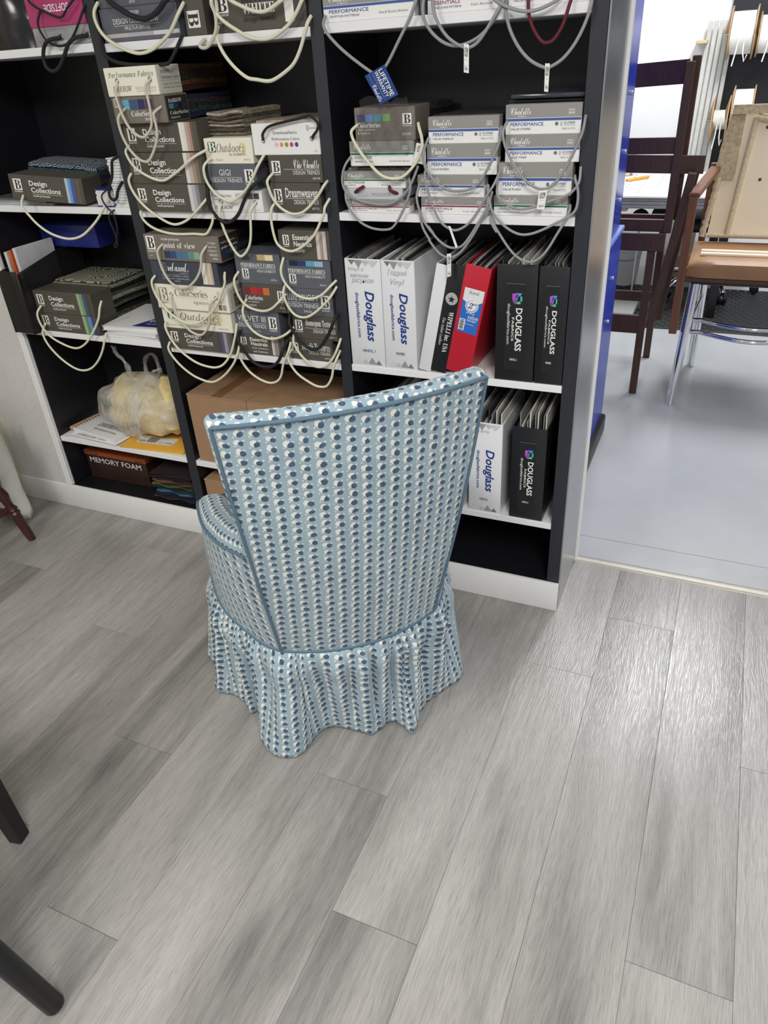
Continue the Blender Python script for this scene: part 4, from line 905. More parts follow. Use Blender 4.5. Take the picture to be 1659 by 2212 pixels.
# ------------------------------------------------------------------ ring binders
PAPER = pm('page_paper', (206, 203, 196), 0.8, var=0.12, scale=90)
PAGEK = pm('dark_sample_page', (52, 52, 54), 0.5, var=0.35, scale=30)
PAGEG = pm('grey_sample_page', (128, 126, 122), 0.6, var=0.25, scale=30)
BWHT = pm('white_vinyl', (226, 227, 230), 0.28, var=0.015, scale=10)
BBLK = pm('black_vinyl', (26, 27, 30), 0.38, var=0.06, scale=200, bump=0.12)
BRED = pm('red_vinyl', (190, 30, 50), 0.35, var=0.04, scale=200, bump=0.1)
def binder(x0, x1, zb, label, mat, prt=None, h=0.300, Y=0.018, dep=0.262, lean=0.0, pages=(PAGEK, PAGEG, PAPER), over=0.012, n=14, group='ring binders on the right bay shelves', sag=0.0):
    w_ = (x1-x0); e = thing('ring_binder', label, 'binder', (x1, Y, zb), 0, group); e.rotation_euler = (0, rad(lean), 0)
    b = MB(); b.bbox(-w_, 0, 0, 0.0035, 0, h, 0.0015, 2); b.build('spine', mat, e, 40)
    for xa in (-w_, -0.003):
        b = MB(); b.bbox(xa, xa+0.003, 0.003, dep, 0, h, 0.0008, 1); b.build('cover', mat, e, 40)
    for i in range(n):
        xx = -w_+0.006+(w_-0.012)*(i+.5)/n; hh = h-0.008+R.uniform(-0.006, over); lean_ = R.uniform(-0.003, 0.003)
        b = MB(); t_ = min(0.0016, (w_-0.012)/n*0.4); y0_ = 0.012+R.uniform(0, .014); y1_ = dep-R.uniform(0.0, 0.02)
        rows = []
        for yy, k in ((y0_, 0), (y0_+0.06, .4), (y1_, 1)):
            zt = hh+0.006*k+R.uniform(-.002, .002)
            rows.append([(xx-t_, yy, 0.006), (xx+t_, yy, 0.006), (xx+t_+lean_*k, yy, zt), (xx-t_+lean_*k, yy, zt)])
        b.grid(rows, closed_u=True); b.add(rows[0], [(0, 1, 2, 3)]); b.add(rows[-1], [(3, 2, 1, 0)])
        b.build('sample_page', pages[i % len(pages)], e, 0)
    g = MB()
    for zz_ in (h-0.03, h-0.022): g.tube([(-w_*.5+w_*.3*math.cos(a), 0.02+0.014*math.sin(a), zz_) for a in [math.pi*k/8 for k in range(9)]], 0.0015, 6)
    g.build('ring', STEEL, e, 60)
    if prt: prt(Printer(e, (-w_, -0.0003, 0), (1, 0, 0), (0, 0, 1), (0, -1, 0), w_, h))
    return e
DBL = (22, 52, 130)
def zig(p, z0, flip):
    s_ = -1 if flip else 1
    for i, (a, b_, c, g) in enumerate(((.10, .30, .045, 120), (.26, .52, .07, 150), (.46, .72, .05, 190), (.62, .95, .06, 205))):
        if not flip: a, b_, g = 1-b_, 1-a, g
        p.poly([(a, z0), (b_, z0), ((a+b_)/2, z0+s_*c)], (g, g, g+3), 1+i)
def pdoug(word, hand):
    def f(p):
        zig(p, .015, False); zig(p, .99, True)
        p.text('Douglass', .44, .78, .245, .715, DBL, 'I', 0.012, rot=-90); p.text('douglassfabrics.com', .22, .345, .275, .70, DBL, 'S', 0, rot=-90); p.text(word, .34, .34+.055*len(word), .135, .163, DBL, 'S')
        for s_, x0, x1, z0, z1 in hand: p.text(s_, x0, x1, z0, z1, (150, 150, 156), 'n', -0.012, shear=0.35)
    return f
zC, zC3 = top('C', 1), top('C', 0)
binder(-0.648, -0.542, zC, 'white binder with blue lettering and three handwritten lines, leftmost of the upper row', BWHT, pdoug('VINYL !', [('Vinyl с', .10, .55, .885, .925), ('мелким', .14, .66, .835, .865), ('рисунком', .17, .80, .775, .825)]))
binder(-0.5405, -0.445, zC, 'white binder with blue lettering and two handwritten lines, second of the upper row', BWHT, pdoug('WOVEN', [('Гладкий', .20, .78, .86, .92), ('Vinyl', .28, .70, .77, .84)]))
binder(-0.4415, -0.4068, zC, 'plain white thin binder leaning against the black one', BWHT, None, h=0.298, lean=11.4, n=6)
def pwip(p):
    p.disc(.52, .70, .38, .055, (214, 214, 214), 1, 28)
    for k in range(-3, 4): p.rect(.15, .89, .70+k*.0145-.0012, .70+k*.0145+.0012, (40, 40, 42), 2)
    for k in range(-3, 4): p.rect(.52+k*.10-.008, .52+k*.10+.008, .648, .752, (40, 40, 42), 2)
    p.poly([(.52+(.24 if i % 2 == 0 else .10)*math.cos(math.pi/2+i*math.pi/5), .695+(.034 if i % 2 == 0 else .015)*math.sin(math.pi/2+i*math.pi/5)) for i in range(10)], (28, 28, 30), 3)
    p.text('WIPELLI inc. USA', .52, .82, .20, .585, LT, 'b', rot=-90); p.text('Fine Italian Leathers', .20, .40, .26, .52, LT, 't', rot=-90)
binder(-0.4060, -0.3625, zC, 'black binder with a white globe emblem leaning beside the red one', BBLK, pwip, h=0.298, lean=11.4, n=7)
def pred(p):
    p.rect(.14, .92, .395, .80, (38, 104, 196)); p.poly([(.14, .69), (.14, .80), (.92, .80), (.92, .70), (.75, .675), (.5, .70), (.3, .672)], (224, 226, 230), 2)
    p.text('Bcomoll', .36, .72, .752, .782, (90, 90, 94)); p.ring(.54, .65, .26, .062, .14, (232, 232, 234), 3); p.disc(.54, .65, .20, .048, (226, 228, 232), 3); p.text('2"', .40, .70, .625, .675, (24, 40, 90), 'i', lv=4)
    p.text('450 Sheets', .36, .72, .575, .588, LT, 'S'); p.text('value', .46, .88, .53, .57, LT); p.text('binder', .47, .84, .505, .53, LT); p.text('w/2 sheet lifters', .40, .76, .475, .487, LT)
    p.rect(.17, .40, .415, .52, (226, 228, 232), 3)
    for k in range(11): p.rect(.20, .36, .422+.0085*k, .426+.0085*k+(.002 if k % 3 else 0), (40, 40, 44), 4)
binder(-0.3618, -0.2930, zC, 'red binder with a blue and white label leaning between two black ones', BRED, pred, h=0.294, lean=11.4, n=10, pages=(PAGEG, PAPER, PAGEK))
def pblk(word):
    def f(p):
        p.rect(.24, .70, .10, .845, (21, 22, 25), 1); p.rect(.24, .70, .843, .846, (120, 120, 124), 2)
        p.poly([(.40, .765), (.52, .765), (.47, .735), (.43, .70), (.40, .72)], (176, 88, 190), 3); p.poly([(.40, .72), (.43, .70), (.52, .682), (.47, .682), (.42, .695)], (206, 84, 160), 3)
        p.poly([(.47, .77), (.64, .77), (.64, .745), (.56, .745)], (70, 150, 214), 3); p.poly([(.64, .77), (.645, .70), (.60, .685), (.60, .745)], (74, 190, 150), 3); p.poly([(.46, .68), (.60, .68), (.645, .70), (.60, .705), (.52, .695)], (98, 200, 140), 3); p.poly([(.44, .72), (.56, .755), (.52, .70), (.47, .69)], (118, 90, 200), 4)
        p.text('DOUGLASS', .50, .665, .275, .645, LT, 'S', 0.01, rot=-90, lv=4); p.text('FABRICS', .405, .465, .36, .565, LT, 'S', rot=-90, lv=4); p.text('douglassfabrics.com', .27, .365, .33, .68, LT, 'n', rot=-90, lv=4); p.text(word, .38, .57, .185, .205, LT, 'S', lv=4)
    return f
binder(-0.2215, -0.1175, zC, 'wide black binder with white lettering, left of the two black ones on the upper row', BBLK, pblk('VINYL I'), h=0.304, pages=(PAGEK, PAGEG, PAPER), over=0.02)
binder(-0.1145, -0.0405, zC, 'narrower black binder with white lettering next to the right upright, upper row', BBLK, pblk('WOVEN'), h=0.303, pages=(PAGEK, PAGEG, PAGEG), over=0.02, n=10)
binder(-0.405, -0.3085, zC3, 'white binder in the lower row mostly hidden by the armchair', BWHT, pdoug('VINYL', []), h=0.298)
binder(-0.292, -0.1935, zC3, 'white binder with blue lettering and one handwritten word, lower row', BWHT, pdoug('VINYL', [('ТКАНЬ', .18, .62, .895, .925)]), h=0.295, over=0.05, n=16, pages=(PAPER, PAGEG, PAGEK))
binder(-0.166, -0.068, zC3, 'black binder with coloured leaf emblem in the lower row', BBLK, pblk('VINYL II'), h=0.297, over=0.06, n=12)
binder(-0.58, -0.50, zC3, 'black binder behind the armchair back in the lower row', BBLK, None, h=0.297, over=0.05, n=10)

# ------------------------------------------------------------------ left bay
def book(x0, x1, y0, y1, z0, z1, label, cover, name='sample_book', cat='book', n=7, group=None, rz=0):
    e = thing(name, label, cat, ((x0+x1)/2, y0, z0), rz, group); w_ = x1-x0; h_ = z1-z0; d = y1-y0
    for za, zb in ((0, 0.003), (h_-0.003, h_)):
        b = MB(); b.bbox(-w_/2, w_/2, 0, d, za, zb, 0.0008, 1); b.build('cover', cover, e, 30)
    st = (h_-0.0064)/n
    for i in range(n):
        b = MB(); b.box(-w_/2+R.uniform(.001, .004), w_/2-R.uniform(.001, .004), R.uniform(0.001, .004), d-.002, 0.0032+st*i, 0.0032+st*(i+.86)); b.build('page_block', PAPERW, e, 0)
    return e
PAPERW = pm('white_page', (226, 226, 226), 0.75, var=0.03, scale=120)
BLUECOV = pm('royal_blue_cover', (36, 46, 140), 0.35, var=0.05)
zA2 = top('A', 2)
eb = book(-1.405, -1.3455, 0.022, 0.25, zA2, 1.2255, 'white page block of samples at the bottom of the pair beside the upright', WHITEC, n=8, group='white sample books')
et = book(-1.403, -1.3455, 0.024, 0.25, 1.2265, 1.289, 'white sample book on top of the pair beside the upright, with braided black cord', WHITEC, n=7, group='white sample books')
cord_part(et, 'abraid', et.location, CORDK, 0.0042, yf=0.024)
ebl = book(-1.472, -1.4075, 0.020, 0.22, zA2, 1.206, 'blue-covered sample book beside the tilted brown box, black strap hanging', BLUECOV, n=8)
cord_part(ebl, 'astrap', ebl.location, CORDK, 0.0024, yf=0.020)
# tilted sample box with paisley swatches
BOX['adc'] = (-1.765, -1.512, 1.1715, 1.2445, -0.004)
ea = sample_box('adc', 'brown sample box with pale and royal blue stripes, tilted on papers in the left bay', G1, OLIVE, dc([(170,196,206),(108,146,206),(64,88,160),(88,80,82),(96,88,74)]), [c_('a1')], 'blue', nf=6, fh=0.012, fdep=0.27)
ea.rotation_euler = (0, rad(4.6), rad(9.5))
def paisley(name, a, b_, scale, k=2.2):
    t = NT(name); co = t.coord('Object'); v = t.n('ShaderNodeTexWave', wave_type='RINGS', rings_direction='SPHERICAL'); nz = t.n('ShaderNodeTexVoronoi'); t.put(nz.inputs['Vector'], co); nz.inputs['Scale'].default_value = scale
    t.put(v.inputs['Vector'], t.vmath('SUBTRACT', co, nz.outputs['Position'])); v.inputs['Scale'].default_value = scale*k; v.inputs['Distortion'].default_value = 1.2
    t.set(t.ramp(v.outputs['Fac'], [(0.42, L3(a)), (0.58, L3(b_))]), 0.9, 0, 0.2); return t.m
q = MB(); rows = [[(x_, y_, 0.0858+0.010*s_+0.004*math.sin(y_*40)-(0.0 if i < 9 else .004)) for y_, s_ in ((0.098, 0), (0.098, 1), (0.17, 1), (0.25, 1), (0.25, 0))] for i, x_ in enumerate([-0.12+0.024*k for k in range(11)])]
q.grid(rows, closed_u=True); q.add(rows[0], [(0, 1, 2, 3, 4)]); q.add(rows[-1], [(4, 3, 2, 1, 0)]); q.build('paisley_swatch', paisley('blue_paisley', (34, 44, 62), (150, 158, 164), 26), ea, 50)
b6_ = BOX['al1']; q = MB(); q.bbox(-0.118, 0.122, 0.1, 0.285, 0.0805, 0.0865, 0.002, 2); q.build('ringed_swatch', paisley('ringed_moire', (62, 64, 54), (166, 166, 150), 9, 4.5), SB['al1'], 40)
# papers under the tilted box
for i, (x0, x1, z, c, lb) in enumerate(((-1.94, -1.66, 0.0, (190, 190, 192), 'grey magazine under the tilted brown box, lowest'), (-1.94, -1.69, 0.0062, (150, 158, 164), 'blue-grey magazine between two others under the tilted box'), (-1.935, -1.72, 0.0124, (96, 96, 98), 'dark magazine on top of the papers at far left'))):
    b = MB(); b.bbox(x0, x1, 0.03, 0.25, zA2+z, zA2+z+0.006, 0.001, 1); o = b.build('magazine', pm('magazine_%d' % i, c, 0.4, var=0.2, scale=14), None, 30); tag(o, lb, 'magazine', 'magazines in the left bay')
# top shelf: clear dark bag at far left
b = MB(); rows = []
for i in range(13):
    a = i/12; zz = top('A', 3)+0.001+0.20*a; k = 1-0.25*a*a
    rows.append([(-1.74+(0.155*k+0.006*math.sin(5*t_+i))*math.cos(t_), 0.16+(0.115*k)*math.sin(t_), zz) for t_ in [2*math.pi*j/24 for j in range(24)]])
b.grid(rows, closed_u=True); b.add(rows[0], [tuple(range(24))]); b.add(rows[-1], [tuple(range(24))[::-1]])
o = b.build('sample_bag', pm('smoky_black_vinyl', (30, 28, 27), 0.18, var=0.5, scale=10), None, 60); tag(o, 'dark glossy sample bag at the left end of the top shelf', 'bag')

# wire-mesh file with folders, lower shelf of the left bay
zA1 = top('A', 1)
def meshmat():
    t = NT('black_wire_mesh'); co = t.coord('Object'); s_ = t.sep(co)
    g = t.math('MAXIMUM', t.math('PINGPONG', t.math('ADD', s_[2], s_[1]), 0.0022), t.math('PINGPONG', t.math('SUBTRACT', s_[2], s_[1]), 0.0022))
    hole = t.math('LESS_THAN', g, 0.0016)
    tr_ = t.n('ShaderNodeBsdfTransparent'); ms = t.n('ShaderNodeMixShader'); t.put(ms.inputs[0], t.math('MULTIPLY', hole, 0.55)); t.set((0.012, 0.012, 0.014, 1), 0.4)
    t.t.links.new(t.b.outputs[0], ms.inputs[1]); t.t.links.new(tr_.outputs[0], ms.inputs[2]); out = [q for q in t.t.nodes if q.type == 'OUTPUT_MATERIAL'][0]; t.t.links.new(ms.outputs[0], out.inputs[0])
    return t.m
MESH = meshmat()
fe = thing('magazine_file', 'black wire-mesh magazine file leaning out over the white trim', 'magazine file', (-1.895, -0.030, zA1+0.001))
prof = [(0.0, 0.0), (0.30, 0.0), (0.30, 0.238), (0.20, 0.238), (0.0, 0.20)]
for sx in (-0.045, 0.045):
    b = MB(); n = len(prof); b.add([(sx+d, y, z) for d in (-0.0008, 0.0008) for y, z in prof], [tuple(range(n)), tuple(range(n, 2*n))[::-1]]+[(i, (i+1) % n, n+(i+1) % n, n+i) for i in range(n)]); b.build('mesh_side', MESH, fe, 0)
    b = MB(); b.tube([(sx, y, z) for y, z in prof], 0.0028, 6, closed=True); b.build('rim', BLKPL, fe, 60)
b = MB(); b.box(-0.045, 0.045, -0.0008, 0.0008, 0, 0.21); b.build('mesh_front', MESH, fe, 0)
b = MB(); b.box(-0.045, 0.045, 0, 0.3, 0, 0.0012); b.build('mesh_base', MESH, fe, 0)
for i, (x_, c, h_, lb) in enumerate(((-1.925, (206, 204, 198), 0.262, 'white folder in the wire-mesh file, nearest the trim'), (-1.903, (204, 92, 44), 0.268, 'orange folder in the middle of the wire-mesh file'), (-1.880, (212, 212, 214), 0.276, 'white brochure with a dark slot in the wire-mesh file'))):
    b = MB(); b.bbox(x_-0.006, x_+0.006, 0.015, 0.182, zA1+0.0035, zA1+h_, 0.001, 1); o = b.build('folder', pm('folder_%d' % i, c, 0.4, var=0.15, scale=12), None, 30); tag(o, lb, 'folder', 'folders in the wire-mesh file')
ce = thing('document_case', 'royal blue plastic case lying above the wire-mesh file', 'case', (-1.815, 0.195, zA1+0.2420), 0.0)
b = MB(); b.bbox(-0.125, 0.135, 0.0, 0.12, 0, 0.075, 0.006, 2); b.build('body', pm('royal_blue_plastic', (40, 50, 128), 0.3, var=0.05), ce, 40)
b = MB(); b.bbox(-0.127, 0.137, -0.003, 0.123, 0.050, 0.054, 0.001, 1); b.build('lid_rim', pm('royal_blue_plastic_2', (44, 56, 140), 0.3), ce, 40)
# white notebooks on the right of that shelf
for i, (dz, rz, lb, hh) in enumerate(((0.0, 2, 'white notebook at the bottom of the pile beside the brown boxes', 0.012), (0.0125, -3, 'grey-edged notebook in the middle of the pile beside the brown boxes', 0.012), (0.025, 4, 'white notebook with a navy label on top of the pile', 0.015))):
    e = thing('notebook', lb, 'notebook', (-1.463, 0.015, zA1+dz), rad(rz), 'notebooks in the left bay')
    b = MB(); b.bbox(-0.107, 0.107, 0.002, 0.25, 0.0015, hh-0.0015, 0.001, 1); b.build('pages', PAPERW, e, 30)
    for za in (0.0, hh-0.0014):
        b = MB(); b.bbox(-0.109, 0.109, 0.0, 0.252, za, za+0.0012, 0.0004, 1); b.build('cover', WHITEC, e, 30)
    if i == 2:
        p = Printer(e, (-0.109, 0.0, hh-0.0001), (1, 0, 0), (0, 1, 0), (0, 0, 1), 0.218, 0.252)
        p.poly([(.50, .06), (.99, .06), (.99, .38), (.66, .38)], (34, 48, 116)); p.text('NEWSLETTER', .66, .97, .24, .33, LT, 'S'); p.text('spring collection', .68, .9, .14, .2, LT)

# third shelf: papers, envelope and the bag of foam
zA0 = top('A', 0)
e = thing('spiral_notebook', 'white spiral notebook with a title, under the plastic bag', 'notebook', (-1.80, 0.035, zA0+0.0105), rad(-9))
b = MB(); b.bbox(-0.11, 0.13, 0, 0.20, 0, 0.012, 0.001, 1); b.build('pages', PAPERW, e, 30)
b = MB(); b.bbox(-0.125, -0.105, -0.002, 0.202, 0.003, 0.016, 0.002, 1); b.build('kraft_edge', pm('kraft', (196, 160, 128), 0.8, var=0.1), e, 30)
b = MB()
for k in range(14): b.tube([(-0.104+0.006*math.cos(a), 0.01+0.0135*k, 0.012+0.006*math.sin(a)) for a in [math.pi*j/5 for j in range(6)]], 0.0012, 5)
b.build('spiral', BLKPL, e, 60)
p = Printer(e, (-0.11, 0, 0.0123), (1, 0, 0), (0, 1, 0), (0, 0, 1), 0.24, 0.20); p.text('ZIMMERMAN CHAIR', .30, .94, .30, .44, (60, 60, 62), 't', 0.01); p.text('chairs & ottomans for all rooms', .34, .86, .16, .24, (120, 120, 122))
b = MB(); b.bbox(-0.13, 0.12, -0.02, 0.18, 0, 0.004, 0.001, 1); o = b.build('leaflet', WHITEC, None, 30, (-1.775, 0.035, zA0+0.006), (0, 0, rad(-5))); tag(o, 'white leaflet sticking out below the spiral notebook', 'leaflet')
p = Printer(o, (-0.13, -0.02, 0.0042), (1, 0, 0), (0, 1, 0), (0, 0, 1), 0.25, 0.2); p.text('UPHOLSTERY NEWS', .15, .75, .03, .10, (110, 110, 112), 'i')
b = MB(); b.bbox(-0.15, 0.13, -0.015, 0.20, 0, 0.005, 0.002, 2); o = b.build('padded_envelope', pm('manila', (226, 170, 62), 0.6, var=0.06, scale=14), None, 40, (-1.50, 0.035, zA0+0.0004), (0, 0, rad(4))); tag(o, 'yellow padded envelope with an address label under the bag', 'envelope')
p = Printer(o, (-0.15, -0.015, 0.0052), (1, 0, 0), (0, 1, 0), (0, 0, 1), 0.28, 0.215); p.rect(.16, .72, .20, .46, (226, 226, 226))
for k in range(14): p.rect(.30+.011*k, .30+.011*k+(.007 if k % 3 else .004), .24, .42, (40, 40, 42), 2)
p.text('PRIORITY MAIL', .18, .28, .24, .30, (60, 60, 62)); p.text('N  R  WHSE', .50, .70, .24, .29, (60, 60, 62))

def bagmat():
    t = NT('thin_plastic_bag'); co = t.coord('Object'); n1 = t.noise(t.mapping(co, (1, 1, .5)), 15, 3, 0.55, 2.5)
    t.set((0.80, 0.80, 0.79, 1), 0.28, 0, 0.6); t.bump(n1, 0.5, 0.004)
    tr_ = t.n('ShaderNodeBsdfTransparent'); tl = t.n('ShaderNodeBsdfTranslucent'); tl.inputs[0].default_value = (0.85, 0.85, 0.84, 1)
    m1 = t.n('ShaderNodeMixShader'); m1.inputs[0].default_value = 0.35; t.t.links.new(t.b.outputs[0], m1.inputs[1]); t.t.links.new(tl.outputs[0], m1.inputs[2])
    ms = t.n('ShaderNodeMixShader'); t.put(ms.inputs[0], t.mapr(n1, 0.35, 0.62, 0.34, 0.72)); t.t.links.new(m1.outputs[0], ms.inputs[1]); t.t.links.new(tr_.outputs[0], ms.inputs[2])
    out = [q for q in t.t.nodes if q.type == 'OUTPUT_MATERIAL'][0]; t.t.links.new(ms.outputs[0], out.inputs[0]); return t.m
BAG = bagmat()
FOAMY = pm('yellow_foam', (226, 206, 146), 0.9, var=0.16, scale=26, bump=0.6, bdist=0.004)
ge = thing('plastic_bag', 'knotted clear plastic bag stuffed with yellow foam scraps', 'bag', (-1.592, 0.165, zA0+0.0225))
def blob(c, r, amp, fr, seed, n=20, m=14):
    rows = []
    for i in range(m+1):
        ph = math.pi*i/m; row = []
        for j in range(n):
            t_ = 2*math.pi*j/n; d = Vector((math.sin(ph)*math.cos(t_), math.sin(ph)*math.sin(t_), math.cos(ph)))
            k = 1+amp*mnoise.noise(d*fr+Vector((seed, seed*1.7, 0))); row.append((c[0]+d.x*r[0]*k, c[1]+d.y*r[1]*k, max(c[2]+d.z*r[2]*k, 0.0005)))
        rows.append(row)
    return rows
for i, (c, r) in enumerate((((-0.08, 0.0, 0.10), (.08, .085, .09)), ((0.02, -0.03, 0.09), (.09, .075, .085)), ((0.10, 0.01, 0.10), (.075, .09, .10)), ((-0.02, 0.04, 0.125), (.09, .07, .065)), ((0.07, -0.045, 0.045), (.07, .06, .042)), ((-0.10, -0.03, 0.06), (.06, .06, .055)), ((0.13, -0.02, 0.06), (.05, .07, .055)), ((0.12, 0.0, .14), (.05, .06, .05)))):
    b = MB(); b.grid(blob(c, r, 0.30, 2.6, i*3.1, 18, 12), closed_u=True); b.build('foam_scrap', FOAMY, ge, 80)
b = MB(); rows = blob((0, 0, 0.095), (.208, .135, .115), 0.20, 2.3, 5.0, 64, 40)
b.grid(rows, closed_u=True); b.build('bag_skin', BAG, ge, 80)
for (pts, wd) in (([(-0.0, -0.04, 0.17), (-0.02, -0.04, 0.215), (-0.045, -0.03, 0.26), (-0.065, -0.04, 0.30), (-0.075, -0.04, 0.325)], 0.022), ([(0.0, 0.02, 0.18), (-0.02, 0.04, 0.23), (-0.0, 0.05, 0.27), (0.03, 0.05, 0.26), (0.05, 0.03, 0.21)], 0.02), ([(0.03, -0.05, 0.215), (0.05, -0.10, 0.195), (0.045, -0.138, 0.14), (0.04, -0.145, 0.07), (0.03, -0.14, 0.02)], 0.055), ([(0.05, 0.0, 0.19), (0.075, 0.0, 0.225), (0.09, -0.01, 0.245), (0.07, -0.02, 0.235)], 0.016)):
    sp_ = spline(pts, 5); b = MB(); rows = []
    for i, c in enumerate(sp_):
        rows.append([(c.x+wd*(j/6-.5)*(0.8+.3*math.sin(i)), c.y+0.006*math.sin(j*2.3+i*.7), c.z+0.003*math.sin(j*3.1+i)) for j in range(7)])
    b.grid(rows); b.build('bag_handle', BAG, ge, 80)

# bottom deck: shoe box and folded fabrics
zD = 0.1008
e = thing('shoe_box', 'dark brown shoe box with an orange lid edge on the bottom deck', 'box', (-1.775, 0.088, zD))
b = MB(); b.bbox(-0.152, 0.150, 0.003, 0.19, 0, 0.105, 0.002, 1); b.build('body', pm('dark_brown_card', (52, 34, 30), 0.35, var=0.08), e, 30)
b = MB(); b.bbox(-0.156, 0.154, 0.0, 0.193, 0.1052, 0.124, 0.002, 1); b.build('lid', pm('burnt_orange_card', (150, 74, 38), 0.4, var=0.06), e, 30)
p = Printer(e, (-0.152, 0.0027, 0), (1, 0, 0), (0, 0, 1), (0, -1, 0), 0.302, 0.105); p.text('MEMORY FOAM', .06, .92, .70, .92, (222, 216, 212), 'S')
p = Printer(e, (-0.156, -0.0003, 0.105), (1, 0, 0), (0, 0, 1), (0, -1, 0), 0.31, 0.019, 'lid_print'); p.rect(.0, .22, .25, .95, (70, 36, 22)); p.text('CushionFIT', .03, .21, .35, .85, (190, 120, 70), 'S', lv=3); p.text('RELAXED', .84, .97, .2, .6, (70, 36, 22), 'S')
cols = ((66, 60, 58), (38, 38, 60), (34, 44, 70), (78, 118, 142), (44, 60, 64), (36, 50, 40), (98, 112, 70), (52, 48, 44), (128, 94, 78), (60, 48, 48), (46, 34, 38), (50, 38, 42))
zz = zD
for i, c in enumerate(cols):
    th_ = 0.008+0.003*R.random(); e0 = thing('folded_fabric', 'folded %s cloth, number %d from the bottom of the pile by the shoe box' % (('taupe', 'indigo', 'navy', 'sky blue', 'slate', 'dark green', 'moss green', 'umber', 'tan', 'brown', 'plum', 'mulberry')[i], i+1), 'fabric', (-1.46+R.uniform(-.008, .008), 0.045, zz), rad(R.uniform(-5, 5)), 'folded fabrics on the bottom deck')
    b = MB(); nx = 12; rows = []
    for k in range(nx+1):
        x_ = -0.10+0.19*k/nx; sg = 0.0025*math.sin(k*.8+i)
        rows.append([(x_, y_+0.006*math.sin(k+i), s_*th_*.94) for y_, s_ in ((0.0, .06), (-0.006, .5), (0.0, 1), (0.2, 1), (0.2, .06))])
    b.grid(rows, closed_u=True); b.add(rows[0], [(0, 1, 2, 3, 4)]); b.add(rows[-1], [(4, 3, 2, 1, 0)])
    b.build('cloth', fab('cloth_%d' % i, tuple(int(q*.7) for q in c), c, 80), e0, 60); zz += th_

# cardboard boxes in the middle bay
KRAFT = pm('corrugated_card', (160, 128, 98), 0.75, var=0.06, scale=20, stretch=(1, 1, 6), bump=0.1)
def carton(label, x0, x1, y0, y1, z0, z1, split=True):
    e = thing('cardboard_box', label, 'cardboard box', ((x0+x1)/2, y0, z0), 0, 'cardboard boxes'); w_ = x1-x0; d = y1-y0; h_ = z1-z0
    b = MB(); b.bbox(-w_/2, w_/2, 0, d, 0, h_-0.008, 0.003, 1); b.build('body', KRAFT, e, 30)
    xm = -w_/2+w_*.42
    for a, c in ((-w_/2, xm-0.001), (xm+0.001, w_/2)):
        b = MB(); b.bbox(a, c, -0.001, d, h_-0.0075, h_-0.003, 0.0012, 1); b.build('flap', KRAFT, e, 30)
    if split:
        b = MB(); b.box(xm-0.0008, xm+0.0008, -0.0006, 0.001, 0, h_-0.009); b.build('seam', pm('card_shadow_line', (104, 74, 48), 0.9), e, 0)
        b = MB(); b.box(-w_/2+0.10, -w_/2+0.14, 0.001, d, h_-0.0029, h_-0.0022); b.build('packing_tape', pm('brown_tape', (140, 104, 72), 0.25, var=0.05), e, 0)
carton('large cardboard box behind the armchair, on the third shelf', -1.292, -0.72, 0.022, 0.30, top('B', 0), 0.572)
carton('smaller cardboard box on the bottom deck of the middle bay', -1.297, -0.80, 0.026, 0.29, zD, 0.238, False)
